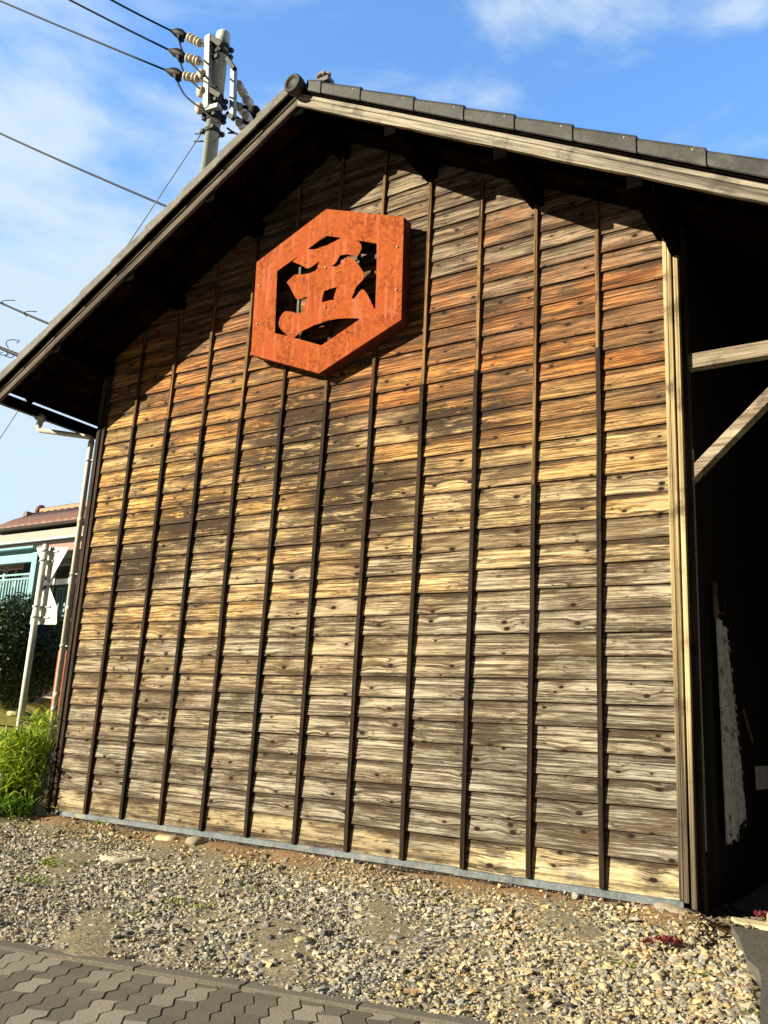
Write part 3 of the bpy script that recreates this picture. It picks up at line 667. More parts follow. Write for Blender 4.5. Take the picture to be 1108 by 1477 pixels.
# ------------------------------------------------------------ emblem sign
outer = [(0.0, 0.800), (0.845, 0.475), (0.845, -0.475), (0.0, -0.800), (-0.818, -0.468), (-0.818, 0.480)]
HS = [
[(-0.2, 0.449), (0.005, 0.532), (0.184, 0.459), (0.104, 0.443), (0.024, 0.429), (-0.038, 0.43), (-0.11, 0.425)],
[(-0.288, 0.414), (-0.369, 0.369), (-0.31, 0.333), (-0.261, 0.305), (-0.212, 0.267), (-0.184, 0.253), (-0.147, 0.256), (-0.102, 0.274), (-0.066, 0.286), (-0.048, 0.286), (-0.071, 0.252), (-0.074, 0.225), (-0.098, 0.208), (-0.162, 0.2), (-0.232, 0.206), (-0.312, 0.226), (-0.341, 0.229), (-0.385, 0.203), (-0.428, 0.175), (-0.391, 0.125), (-0.354, 0.06), (-0.307, -0.014), (-0.278, -0.031), (-0.241, -0.031), (-0.181, -0.024), (-0.176, -0.045), (-0.196, -0.095), (-0.215, -0.153), (-0.242, -0.171), (-0.288, -0.168), (-0.341, -0.139), (-0.423, -0.115), (-0.46, -0.13), (-0.486, -0.164), (-0.502, -0.216), (-0.489, -0.258), (-0.448, -0.306), (-0.408, -0.342), (-0.378, -0.37), (-0.538, -0.308), (-0.553, 0.32), (-0.426, 0.367)],
[(-0.306, -0.402), (-0.266, -0.379), (-0.222, -0.354), (-0.149, -0.342), (-0.078, -0.326), (0.002, -0.322), (0.08, -0.315), (0.186, -0.322), (0.299, -0.342), (0.423, -0.374), (0.361, -0.402), (0.021, -0.537), (0.005, -0.536), (-0.123, -0.48), (-0.216, -0.441)],
[(0.353, 0.386), (0.431, 0.357), (0.573, 0.297), (0.579, 0.011), (0.579, -0.316), (0.566, -0.315), (0.552, -0.281), (0.521, -0.222), (0.485, -0.154), (0.459, -0.118), (0.433, -0.1), (0.408, -0.113), (0.384, -0.141), (0.351, -0.167), (0.321, -0.166), (0.336, -0.134), (0.356, -0.085), (0.38, -0.053), (0.413, -0.031), (0.442, -0.008), (0.453, 0.023), (0.439, 0.061), (0.398, 0.124), (0.362, 0.176), (0.326, 0.216), (0.272, 0.248), (0.237, 0.247), (0.208, 0.231), (0.183, 0.203), (0.143, 0.189), (0.085, 0.203), (0.128, 0.224), (0.154, 0.253), (0.174, 0.287), (0.218, 0.285), (0.28, 0.27), (0.333, 0.245), (0.368, 0.228), (0.393, 0.256), (0.412, 0.297), (0.407, 0.329), (0.388, 0.361)],
[(0.158, -0.014), (0.139, -0.072), (0.124, -0.134), (0.101, -0.125), (-0.004, -0.124), (-0.003, -0.085), (0.016, -0.02), (0.083, -0.012)]]
sg = thing('emblem_sign', 'rusty orange hexagonal metal emblem sign with a cut-out character mounted high on the plank wall', 'sign', (3.0, -.185, 4.75))
lean = math.atan(.044)
sg.rotation_euler = (lean, 0, 0)                     # top leans out a little
def plate(loops, y0, y1):
    m = MB(); V3 = [[Vector((x, z, 0)) for x, z in L] for L in loops]; tris = tessellate_polygon(V3)
    flat = [(p.x, p.y) for L in V3 for p in L]; n = len(flat)
    vs = [(x, y0, z) for x, z in flat]+[(x, y1, z) for x, z in flat]; fs = [t for t in tris]+[(t[2]+n, t[1]+n, t[0]+n) for t in tris]
    o_ = 0
    for L in loops:
        k_ = len(L)
        for i in range(k_): fs.append((o_+i, o_+(i+1) % k_, n+o_+(i+1) % k_, n+o_+i))
        o_ += k_
    return m.add(vs, fs)
plate([outer]+HS, -.004, .004).build('face_plate', M['rust'], sg)
m = MB(); DEP = .125
for i in range(6):
    (x0, z0), (x1, z1) = outer[i], outer[(i+1) % 6]
    s0 = .992; m.add([(x0*.998, .0045, z0*.998), (x1*.998, .0045, z1*.998), (x1*.998, DEP, z1*.998), (x0*.998, DEP, z0*.998), (x0*s0, .0045, z0*s0), (x1*s0, .0045, z1*s0), (x1*s0, DEP, z1*s0), (x0*s0, DEP, z0*s0)],
        [(0, 1, 2, 3), (7, 6, 5, 4), (3, 2, 6, 7)])
m.build('rim', M['rust_dark'], sg)
for zz in (.24, -.20):
    m = MB(); m.box((-.80, DEP-.03, zz-.018), (.82, DEP-.004, zz+.018)); m.build('support_bar', M['iron'], sg)
for xx in (-.335, .33):
    m = MB(); m.box((xx-.012, DEP-.06, -.58), (xx+.012, DEP-.032, .58)); m.build('support_bar', M['iron'], sg)
for (x, z) in [(.039, -.18), (.79, -.192), (-.761, -.173), (.79, .203), (-.76, .216), (.024, .207)]:
    m = MB(); m.lathe((x, -.004, z), (0, -1, 0), [(0, .009), (.008, .009), (.011, .004)], 10); m.build('screw', M['galv'], sg)
# seams between the welded sheets
for i in (0, 3):
    x, z = outer[i]; m = MB(); m.beam((x*.69, -.0052, z*.69), (x*.985, -.0052, z*.985), .004, .003, (0, 1, 0)); m.build('weld_seam', M['weld'], sg)

# ------------------------------------------------------------ utility pole and lines
YP = 2.6
def PP(cx, cy, y=YP): return on_y(230+cx/6.518, 20+cy/6.518, y)   # points read off an enlarged crop of the pole
pole = thing('utility_pole', 'pale steel utility pole with brackets and ceramic insulators rising behind the roof', 'utility pole')
top = on_y(323, 46, YP); low = on_y(316, 225, YP); bx = low.x+.08
pr = .112
m = MB(); m.lathe((top.x, YP, -.1), (0, 0, 1), [(0, .16), (top.z-.25, pr-.006), (top.z-.25, pr+.006), (top.z+.04, pr+.006), (top.z+.075, pr-.02), (top.z+.085, .02)], 24); shaft = m.build('shaft', M['steel'], pole)
gal = MB()
def clampband(z, r=pr):
    m = MB(); m.lathe((top.x, YP, z-.035), (0, 0, 1), [(0, r), (0, r+.02), (.07, r+.02), (.07, r)], 20)
    for a in range(4):
        q = math.radians(45+90*a); m.box((top.x+math.cos(q)*(r+.04)-.03, YP+math.sin(q)*(r+.04)-.03, z-.03), (top.x+math.cos(q)*(r+.04)+.03, YP+math.sin(q)*(r+.04)+.03, z+.03))
    m.build('pole_band', M['iron'], shaft)
for cy in (320, 380, 780, 830, 920, 960, 1075): clampband(PP(600, cy).z)
def arm(p, q, w_=.07, name='bracket_arm', mt='galv'):
    m = MB(); m.beam(p, q, w_, w_); m.build(name, M[mt], pole, bevel=.006)
arm(PP(472, 215, YP-.15), PP(452, 900, YP-.15), .115, 'bracket_frame')
arm(PP(490, 225, YP-.15), PP(590, 300, YP-.15), .09, mt='iron'); arm(PP(500, 430, YP-.1), PP(560, 395, YP-.1), .08, mt='iron')
arm(PP(470, 715, YP-.15), PP(580, 780, YP-.15), .08, mt='iron'); arm(PP(445, 900, YP-.15), PP(560, 865, YP-.15), .08)
arm(PP(700, 520, YP+.1), PP(690, 985, YP+.1), .085, 'bracket_frame'); arm(PP(640, 420), PP(708, 520), .07, mt='iron'); arm(PP(640, 940), PP(700, 985), .07, mt='iron')
def insul(p, q, n=2):                                # string of ceramic insulators from p to q
    p, q = Vector(p), Vector(q); L = (q-p).length; m = MB(); prof = []
    for i in range(n):
        a = L*(i+.08)/n; b_ = L*(i+.92)/n; w_ = b_-a
        prof += [(a, .018), (a+.02*w_, .058), (a+.2*w_, .075), (a+.28*w_, .05), (a+.45*w_, .05), (a+.52*w_, .072), (a+.7*w_, .075), (a+.8*w_, .045), (b_, .025)]
    m.lathe(p, q-p, prof, 14); m.build('insulator', M['ceramic'], pole)
for (a, s0, s1) in (((465, 320), (395, 280), (262, 212)), ((450, 485), (385, 450), (248, 408)), ((450, 650), (375, 610), (222, 580))):
    insul(PP(*s0, YP-.2), PP(*s1, YP-.25))
    m = MB(); m.tube([PP(*a, YP-.17), PP((a[0]+s0[0])/2, (a[1]+s0[1])/2+12, YP-.19), PP(*s0, YP-.2)], .022, 6); m.tube([PP(a[0]+10, a[1]-35, YP-.17), PP(*s0, YP-.2)], .012, 6); m.build('shackle', M['iron'], pole)
for (x, y) in ((395, 575), (390, 735), (375, 893)):
    p = PP(x-30, y-6, YP-.25); d = PP(x+60, y+6, YP-.1)-p; m = MB()
    m.lathe(p, d, [(0, .04), (.02, .085), (.08, .09), (.10, .06), (.13, .06), (.15, .085), (.20, .085), (.22, .045), (.34, .03)], 16); m.build('insulator', M['ceramic'], pole)
for pts in ([(735, 650), (760, 710), (805, 775)], [(805, 790), (865, 860)], [(745, 860), (800, 940)], [(805, 945), (850, 1005)], [(740, 1005), (805, 1085)]):
    insul(PP(*pts[0], YP+.2), PP(*pts[-1], YP+.6), 2 if len(pts) == 3 else 1)
def line(name, pts, r, label, cat='power line', grp=None, mt='rubber', sleeve=None, par=None):
    m = MB(); m.tube(pts, r, 7); o = m.build(name, M[mt], par)
    if not par: tag(o, label, cat, grp)
    return o
def bez(a, b_, sag, n=14): 
    a, b_ = Vector(a), Vector(b_); return [a.lerp(b_, t)-Vector((0, 0, sag*4*t*(1-t))) for t in np.linspace(0, 1, n)]
spans = (((110, 160), (168, 0), 'uppermost'), ((90, 335), (108, 0), 'middle'), ((62, 525), (5, 0), 'lowest'))
names = {'uppermost': 'black power line leaving the uppermost insulator string on the pole', 'middle': 'black power line leaving the middle insulator string on the pole', 'lowest': 'black power line leaving the lowest insulator string of the pole, longest across the sky'}
covers = (((260, 210), (110, 158), (190, 262)), ((250, 402), (88, 338), (195, 455)), ((228, 578), (58, 528), (165, 632)))
for (s, e, nm), (c0, c1, dn) in zip(spans, covers):
    a = PP(*c1, YP-.3); b_ = on_y(e[0], e[1], 1.3); far_ = a+(b_-a)*2.6
    o = line('power_line', bez(a, far_, .05), .0165, names[nm], grp='power lines from the pole')
    m = MB(); p0, p1, p2 = PP(*c0, YP-.25), PP(*c1, YP-.3), PP(*dn, YP-.28)
    m.tube([p0, p0.lerp(p1, .15), p0.lerp(p1, .35), p0.lerp(p1, .6), p0.lerp(p1, .8), p1], [.03, .05, .078, .075, .045, .022], 9)
    m.tube([p0.lerp(p1, .45), p0.lerp(p2, .75), p2], [.066, .05, .022], 8); m.build('clamp_cover', M['rubber'], o)
def jumper(pts, y=YP-.27, r=.016): 
    m = MB(); P = [PP(*p, y) for p in pts]; Q = []
    for i in range(len(P)-1):
        p0, p1, p2, p3 = P[max(i-1, 0)], P[i], P[i+1], P[min(i+2, len(P)-1)]
        for t in np.linspace(0, 1, 6)[:-1]:
            Q.append(.5*((2*p1)+(p2-p0)*t+(2*p0-5*p1+4*p2-p3)*t*t+(3*p1-p0-3*p2+p3)*t**3))
    Q.append(P[-1]); m.tube(Q, r, 6); m.build('jumper_wire', M['rubber'], pole)
jumper([(190, 262), (205, 320), (240, 400), (300, 465), (375, 540), (420, 590)]); jumper([(197, 455), (225, 540), (260, 600), (320, 650), (375, 700)])
jumper([(168, 635), (200, 700), (240, 765), (300, 820), (362, 868), (440, 935), (520, 1000), (560, 1020)]); jumper([(380, 610), (450, 650), (540, 690)], YP-.2)
jumper([(715, 835), (770, 865), (830, 885)], YP+.3, .03); jumper([(725, 975), (780, 1010), (840, 1035)], YP+.3, .03); jumper([(640, 1075), (690, 1110), (745, 1138)], YP+.2); jumper([(650, 1120), (700, 1120), (745, 1138)], YP+.2)
for (a, b_) in (((830, 870), (960, 970)), ((820, 1000), (900, 1050))):
    m = MB(); m.tube([PP(*a, YP+.6), PP((a[0]+b_[0])/2, (a[1]+b_[1])/2, YP+.7), PP(*b_, YP+.8)], [.05, .11, .06], 8); m.build('clamp_cover', M['rubber'], pole)
for cy, sgn in ((1150, -1), (1080, -1), (1190, 1)):
    z = PP(600, cy).z; m = MB(); m.tube([(top.x+sgn*(pr-.02), YP-.05, z), (top.x+sgn*(pr+.17), YP-.1, z+.03)], .012, 6); m.build('step_bolt', M['iron'], pole)
settle(pole, (top.x, YP, -.1))
a, b_ = on_y(0, 187, 4.0), on_y(240, 293, 4.0); line('power_line', bez(a+(a-b_)*.8, b_+(b_-a)*.45, .10), .022, 'single black cable crossing the sky at left below the three pole lines', grp='cables crossing the sky')
a = PP(520, 935); b_ = on_y(0, 632, 2.0); e = a+(b_-a)*1.25; line('stay_wire', [a, b_, e], .010, 'thin grey stay wire slanting down from the pole to behind the eave', 'wire', mt='galv')
def bundle(px0, px1, y, label, loops, rr):
    root = thing('cable_bundle', label, 'cable bundle'); a, b_ = on_y(*px0, y), on_y(*px1, y); d = b_-a
    for q in range(4):
        o_ = Vector((0, 0, (q-1.5)*.045+random.uniform(-.01, .01))); m = MB(); m.tube(bez(a-d*1.5+o_*1.6, b_+d*1.2+o_*.5, .05*q), rr*random.uniform(.7, 1.3), 6); m.build('cable', M['rubber'], root)
    for (px, py, rx_, rz_) in loops:
        p = on_y(px, py, y); m = MB(); m.tube([p+Vector((rx_*math.cos(t), .05*math.sin(t*2), rz_*math.sin(t))) for t in np.linspace(-.3, 3.6, 14)], .010, 5); m.build('cable_loop', M['rubber'], root)
    settle(root, a)
bundle((0, 432), (68, 462), 4.5, 'upper black cable bundle with small loops at the left edge of the sky', [(12, 436, .20, .05), (44, 452, .18, .05)], .018)
bundle((0, 497), (26, 508), 4.5, 'lower thick tangle of black cables touching the roof edge at left', [(18, 496, .20, .10), (5, 508, .10, -.07), (14, 511, .10, -.07)], .038)

# ------------------------------------------------------------ road sign seen from behind
YS = .35
rs = thing('road_sign', 'white road sign seen from behind, triangle over a flared plate on a grey post', 'road sign')
b0 = on_y(19, 1112, YS); t0 = on_y(66, 788, YS); sxp = (b0.x+t0.x)/2; gp_ = gz(sxp, YS)
m = MB(); m.tube([(sxp, YS, gp_-.1), (sxp, YS, t0.z+.015)], .036, 14); m.lathe((sxp, YS, t0.z+.01), (0, 0, 1), [(0, .036), (.012, .03), (.018, .005)], 14); m.build('post', M['post_paint'], rs)
YB = YS+.06
def SPt(cx, cy): p = on_y(cx/6.157, 720+cy/6.157, YB); return (p.x, YB, p.z)
def rounded(poly, r=.022):
    out = []; n = len(poly)
    for i in range(n):
        p0, p1, p2 = [Vector(poly[j % n]) for j in (i-1, i, i+1)]
        a = (p0-p1).normalized()*r+p1; b_ = (p2-p1).normalized()*r+p1
        for t in (0, .25, .5, .75, 1): out.append((1-t)**2*a+2*t*(1-t)*p1+t*t*b_)
    return out
m = MB(); m.prism(rounded([SPt(322, 430), SPt(616, 425), SPt(430, 752)]), (0, .006, 0)); o = m.build('triangle_plate', M['white_paint'], rs)
m = MB(); m.prism(rounded([SPt(430, 752), SPt(508, 960), SPt(503, 1113), SPt(262, 1112), SPt(300, 940)]), (0, .006, 0)); m.build('flared_plate', M['white_paint'], rs)
for cy in (478, 560, 960, 1052):
    z = SPt(350, cy)[2]; m = MB(); m.lathe((sxp, YS, z-.012), (0, 0, 1), [(0, .036), (0, .042), (.024, .042), (.024, .036)], 14); m.box((sxp-.06, YS-.02, z-.012), (sxp-.038, YS+.02, z+.012))
    pl = SPt(400, cy)[0]; wd = .30 if cy < 500 or cy > 900 else .18
    m.box((sxp-.05, YB-.014, z-.009), (sxp+wd*.55, YB-.001, z+.009)); m.build('clamp', M['galv'], rs)
settle(rs, (sxp, YS, gp_))
p = on_y(1.0, 1118, -.35); m = MB(); zb = gz(p.x, -.35); m.lathe((p.x, -.35, zb-.05), (0, 0, 1), [(0, .028), (p.z-zb+.05, .028), (p.z-zb+.065, .018), (p.z-zb+.07, .004)], 12)
tag(m.build('marker_post', M['post_paint']), 'short white marker post at the left edge beside the bright green bush', 'post')

# ------------------------------------------------------------ plants
def blades(mb, base, n, length, spread, cols, width=.010, droop=1.0, lean_=(0, 0), seed=1, seg=6):
    r = random.Random(seed); base = Vector(base)
    for _ in range(n):
        a = r.uniform(0, 2*math.pi); rr = math.sqrt(r.random()); p = base+Vector((math.cos(a)*spread[0]*rr, math.sin(a)*spread[1]*rr, r.random()**.8*spread[2]))
        L = length*r.uniform(.55, 1.15); h = r.uniform(0, 2*math.pi); el = r.uniform(.35, 1.35)
        d = Vector((math.cos(h)*math.cos(el)+lean_[0], math.sin(h)*math.cos(el)+lean_[1], math.sin(el))).normalized()
        c = r.choice(cols); t_ = r.uniform(.75, 1.2); mb.col = (c[0]*t_, c[1]*t_, c[2]*t_, 1); vs = []
        side = d.cross(Vector((r.uniform(-.3, .3), r.uniform(-.3, .3), 1))).normalized(); wd = width*r.uniform(.7, 1.3)
        for q in range(seg+1):
            t = q/seg; pos = p+d*L*t-Vector((0, 0, L*droop*.55*t*t)); w_ = wd*math.sin(math.pi*(.12+.88*t)**.8)+.0006
            vs += [pos-side*w_, pos+side*w_]
        mb.add(vs, [(2*q, 2*q+1, 2*q+3, 2*q+2) for q in range(seg)])
bs = MB(); YG = [(.58, .72, .06), (.48, .64, .05), (.66, .74, .10), (.26, .42, .04), (.40, .52, .06)]
blades(bs, (-.50, -.10, -.05), 1500, .34, (.40, .26, .72), YG, .009, 1.1, (-.25, -.15), 3)
blades(bs, (-.35, .05, .25), 420, .30, (.22, .18, .62), YG, .008, .9, (-.05, -.1), 4)
blades(bs, (-.75, -.22, -.05), 700, .34, (.42, .22, .38), YG, .009, 1.2, (-.3, -.2), 6)
blades(bs, (-.62, -.28, -.08), 650, .28, (.62, .2, .16), [(.12, .28, .03), (.16, .34, .04), (.26, .42, .06)], .010, 1.0, (-.1, -.2), 5)
bush = thing('leafy_bush', 'bright yellow-green bush of long arching leaves round the foot of the downpipe', 'bush', (-.5, -.08, -.1))
o = bs.build('foliage', M['leaf'], bush, attr=True, recalc=False); o.location = (.5, .08, .1)
m = MB()
for q in range(26):
    a = random.uniform(0, 6.28); p = Vector((-.5+.3*math.cos(a)*random.random(), -.08+.2*math.sin(a)*random.random(), -.12)); m.tube([p, p+Vector((random.uniform(-.1, .1), random.uniform(-.1, .1), .4)), p+Vector((random.uniform(-.2, .2), random.uniform(-.15, .15), .8))], [.006, .005, .002], 5)
m.col = (.2, .26, .06, 1); o = m.build('stems', plain('stem', (.14, .18, .05)), bush); o.location = (.5, .08, .1)
# ground weeds (stuff)
wd_ = MB(); r = random.Random(9)
for (px, py, n, sp) in ((95, 1245, 260, .22), (60, 1262, 80, .18), (290, 1292, 150, .25), (390, 1285, 90, .25), (150, 1196, 170, .10), (170, 1190, 60, .12), (950, 1360, 90, .10), (905, 1385, 50, .10), (1010, 1400, 90, .08), (1075, 1395, 90, .06), (680, 1270, 50, .12), (830, 1310, 50, .12), (220, 1300, 70, .2), (1085, 1440, 60, .06)):
    c = on_z(px, py, -.17 if py > 1220 else -.1); c.z = gz(c.x, c.y)
    for _ in range(n):
        a = r.uniform(0, 6.28); q = sp*math.sqrt(r.random()); p = (c.x+q*math.cos(a), c.y+q*math.sin(a)*.8, gz(c.x, c.y)-.005)
        blades(wd_, p, 1, (.045 if px > 120 else .06) if py > 1220 else .07, (.01, .01, .005), [(.26, .36, .05), (.36, .42, .08), (.16, .24, .04)], .006, .8, seed=r.randint(0, 99999), seg=3)
tag(wd_.build('ground_weeds', M['leaf'], attr=True, recalc=False), 'sparse low green weeds growing through the gravel', 'weeds', kind='stuff')
rd = MB()
for (px, py, n, sp) in ((965, 1356, 150, .07), (1100, 1320, 140, .045), (935, 1358, 40, .04)):
    c = on_z(px, py, -.10 if py > 1340 else -.04)
    for _ in range(n):
        a = r.uniform(0, 6.28); q = sp*math.sqrt(r.random()); p = (c.x+q*math.cos(a), c.y+q*math.sin(a), c.z-.01)
        blades(rd, p, 1, .03, (.004, .004, .01), [(.22, .035, .045), (.32, .07, .07), (.18, .03, .03)], .005, .3, seed=r.randint(0, 99999), seg=3)
tag(rd.build('red_sedum', M['leaf'], attr=True, recalc=False), 'dark red creeping succulent by the foundation stone', 'ground cover', kind='stuff')

def crown(mb, c, R, n, size, cols, seed, lump=.18, inner=.72):
    r = np.random.default_rng(seed); d = r.normal(size=(n, 3)); d /= np.linalg.norm(d, axis=1)[:, None]
    ph = r.random((5, 3))*6
    for i in range(n):
        v = d[i]; lm = 1+lump*(math.sin(v[0]*5+ph[0, 0])*math.sin(v[1]*6+ph[0, 1])+.6*math.sin(v[2]*9+ph[1, 0]+v[0]*4))
        rad = lm*r.uniform(inner, 1.03); p = Vector(c)+Vector((v[0]*R[0], v[1]*R[1], v[2]*R[2]))*rad
        nrm = Vector(v+r.normal(0, .6, 3)).normalized(); a = nrm.orthogonal().normalized(); b2 = nrm.cross(a); s = size*r.uniform(.6, 1.4); th = r.uniform(0, 6.28)
        a, b2 = a*math.cos(th)+b2*math.sin(th), b2*math.cos(th)-a*math.sin(th)
        cc = cols[r.integers(len(cols))]; t_ = r.uniform(.6, 1.3); mb.col = (cc[0]*t_, cc[1]*t_, cc[2]*t_, 1)
        mb.add([p-a*s, p+b2*s*.45, p+a*s, p-b2*s*.45], [(0, 1, 2, 3)])
tb = thing('clipped_tree', 'dark green clipped round shrub tree standing before the house behind the sign post', 'tree', (-7.0, 3.6, .9))
m = MB(); cc_ = (-6.45, 3.75, 1.95)
crown(m, cc_, (1.02, 1.02, .95), 17000, .032, [(.03, .06, .015), (.045, .085, .02), (.08, .12, .035), (.018, .04, .012)], 2, .06, .82)
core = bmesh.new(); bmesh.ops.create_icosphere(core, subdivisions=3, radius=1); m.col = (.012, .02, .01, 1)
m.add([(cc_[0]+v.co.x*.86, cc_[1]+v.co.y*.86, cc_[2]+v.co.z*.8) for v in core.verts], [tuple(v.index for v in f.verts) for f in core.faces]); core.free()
o = m.build('crown', M['dead'], tb, attr=True, recalc=False); o.location = (7.0, -3.6, -.9)
m = MB(); m.tube([(-7.1, 3.9, .75), (-7.0, 3.85, 1.1), (-6.8, 3.8, 1.5), (-6.6, 3.75, 1.9)], [.12, .09, .08, .06], 8); m.tube([(-7.0, 3.85, 1.1), (-6.5, 3.7, 1.5)], [.07, .05], 7); o = m.build('trunk', plain('bark', (.10, .06, .04), .4, 20, .9), tb); o.location = (7.0, -3.6, -.9)
# low plants and garden stones on the bank
fg = MB(); c = on_y(18, 1003, 5.0); blades(fg, (c.x, c.y, c.z-.25), 260, .34, (.28, .2, .06), [(.20, .24, .06), (.28, .28, .09), (.12, .18, .04)], .010, 1.2, seed=12)
tag(fg.build('grass_tuft', M['leaf'], attr=True, recalc=False), 'drooping grass tuft under the dark shrub beside the post', 'plant')
fg = MB(); c = on_y(75, 972, 5.2); 
for q in range(5):
    d_ = Vector((random.uniform(-.1, .35), -.05, random.uniform(-.05, .35))); blades(fg, c+d_*.6-Vector((.1, 0, .15)), 26, .22, (.05, .05, .05), [(.20, .26, .08), (.14, .18, .06)], .016, .8, seed=30+q)
tag(fg.build('leafy_twig', M['leaf'], attr=True, recalc=False), 'pale leafy twigs sticking out at the right of the dark shrub', 'plant')
def rock(name, c, dims, mat, label, cat='stone', grp=None, seed=0, sub=3, par=None, flat=False, amp=.16):
    r = np.random.default_rng(seed); bm = bmesh.new(); bmesh.ops.create_icosphere(bm, subdivisions=sub, radius=1); ph = r.random((4, 3))*6
    m = MB(); m.sm = not flat; vs = []
    for v in bm.verts:
        x, y, z = v.co; l = 1+amp*(math.sin(x*2.3+ph[0, 0])*math.cos(y*2.1+ph[0, 1])+.6*math.sin(z*3.3+x*2+ph[1, 0])+.35*math.sin(y*6+ph[1, 1])*math.sin(x*5+ph[2, 1]))
        sq = max(abs(x), abs(y), abs(z)); k_ = (1/sq)**.35
        vs.append((x*l*k_*dims[0], y*l*k_*dims[1], z*l*k_*dims[2]))
    m.add(vs, [tuple(v.index for v in f.verts) for f in bm.faces]); bm.free(); o = m.build(name, mat, par); o.location = c; o.rotation_euler = (0, 0, float(r.uniform(-.5, .5)))
    if label: tag(o, label, cat, grp)
    return o
for i, (px, py, w_, h_, lb) in enumerate(((4, 950+60, .28, .13, 'pale garden stone at the left edge beside the grass tuft'), (55, 1013, .30, .10, 'long flat garden stone between sign post and downpipe'), (63, 1021, .20, .12, 'rounded cream garden stone just left of the downpipe'), (72, 1018, .16, .12, 'small cream garden stone behind the downpipe'), (88, 1016, .10, .10, 'small grey garden stone between downpipe and corner post'), (20, 1030, .14, .06, 'low flat garden stone in front of the grass tuft'))):
    p = on_y(px, py, 4.6); rock('garden_stone', p, (w_, w_*.7, h_), M['rock_pale'], lb, grp='garden stones on the bank', seed=50+i)

# ------------------------------------------------------------ neighbour's house
YH = 7.0
hs = thing('neighbour_house', 'two-storey house with brown tiled roof and turquoise balcony behind the shrub', 'house')
M['h_wall'] = plain('house_wall', (.42, .37, .30), .15, 5); M['h_board'] = plain('eave_board', (.42, .40, .35), .1, 5); M['h_pink'] = plain('pink_band', (.40, .24, .20), .12, 5)
M['h_tile'] = plain('brown_roof_tile', (.24, .14, .11), .3, 9, .5); M['h_orange'] = plain('orange_ridge', (.55, .33, .20), .12, 9); M['turq'] = plain('turquoise_paint', (.25, .50, .56), .12, 8, .5)
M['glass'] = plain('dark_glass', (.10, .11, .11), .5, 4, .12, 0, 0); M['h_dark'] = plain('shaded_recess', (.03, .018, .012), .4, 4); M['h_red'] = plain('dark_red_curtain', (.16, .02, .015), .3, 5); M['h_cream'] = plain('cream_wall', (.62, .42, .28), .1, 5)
def hp(name, mat, a, b_, par=hs, bevel=0): m = MB(); m.box(a, b_); return m.build(name, M[mat], par, bevel=bevel)
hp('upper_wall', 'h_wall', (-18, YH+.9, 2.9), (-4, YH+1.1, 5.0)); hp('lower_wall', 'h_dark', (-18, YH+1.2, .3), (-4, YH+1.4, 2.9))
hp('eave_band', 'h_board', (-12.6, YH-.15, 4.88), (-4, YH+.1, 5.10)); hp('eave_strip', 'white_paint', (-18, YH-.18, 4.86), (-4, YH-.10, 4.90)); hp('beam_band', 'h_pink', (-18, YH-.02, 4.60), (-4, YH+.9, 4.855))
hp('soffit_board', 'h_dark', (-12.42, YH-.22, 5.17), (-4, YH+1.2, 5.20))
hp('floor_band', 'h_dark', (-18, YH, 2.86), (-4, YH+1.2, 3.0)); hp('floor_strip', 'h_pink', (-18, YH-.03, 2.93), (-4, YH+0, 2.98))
# roof: wavy tiles rising away from the eave, ridge band on top
m = MB(); m.sm = True; vs = []; nx_ = 330; X0_, X1_ = -12.42, -4.5
for j, (y, z) in enumerate(((YH-.26, 5.20), (YH-.26, 5.24), (YH+.2, 5.52), (YH+.9, 5.90), (YH+.9, 5.7))):
    for i in range(nx_+1):
        x = X0_+(X1_-X0_)*i/nx_; vs.append((x, y, z+(.075*abs(math.sin(math.pi*(x+y*.12)/.27)) if 0 < j < 4 else 0)))
m.add(vs, [(j*(nx_+1)+i, j*(nx_+1)+i+1, (j+1)*(nx_+1)+i+1, (j+1)*(nx_+1)+i) for j in range(4) for i in range(nx_)]); hr = m.build('roof', M['h_tile'], hs, recalc=False)
hp('fascia', 'h_dark', (-12.42, YH-.28, 5.17), (-4.5, YH-.22, 5.24), hr)
hp('ridge', 'h_orange', (-12.3, YH+.9, 5.80), (-4.5, YH+1.1, 6.05), hr)
m = MB()
for i in range(34): m.lathe((-12.2+i*.235, YH+1.0, 6.05), (1, 0, 0), [(0, .03), (.02, .05), (.20, .05), (.21, .03)], 10)
m.build('ridge_cap', M['h_tile'], hr)
m = MB(); m.lathe((-12.42, YH+1.0, 6.02), (1, 0, 0), [(0, .02), (.01, .15), (.1, .16), (.14, .06)], 14); m.box((-12.5, YH+.6, 5.78), (-12.36, YH+1.1, 5.92)); m.build('ridge_end', M['h_tile'], hr)
# upper windows
def window(x0, x1, z0, z1, y):
    w_ = MB(); f = .05; w_.box((x0, y, z0), (x1, y+.05, z0+f)); w_.box((x0, y, z1-f), (x1, y+.05, z1)); w_.box((x0, y, z0+f), (x0+f, y+.05, z1-f)); w_.box((x1-f, y, z0+f), (x1, y+.05, z1-f)); xm = (x0+x1)/2; w_.box((xm-.03, y, z0+f), (xm+.03, y+.05, z1-f))
    o = w_.build('window', M['white_paint'], hs); g = MB(); g.box((x0+f, y+.02, z0+f), (x1-f, y+.03, z1-f)); g.build('pane', M['glass'], o)
window(-13.6, -12.0, 3.3, 4.5, YH+.84); window(-11.8, -10.6, 3.3, 4.5, YH+.84); window(-10.45, -9.7, 3.1, 4.45, YH+.84)
hp('cream_panel', 'h_cream', (-9.66, YH+.75, 3.0), (-9.1, YH+.88, 4.45))
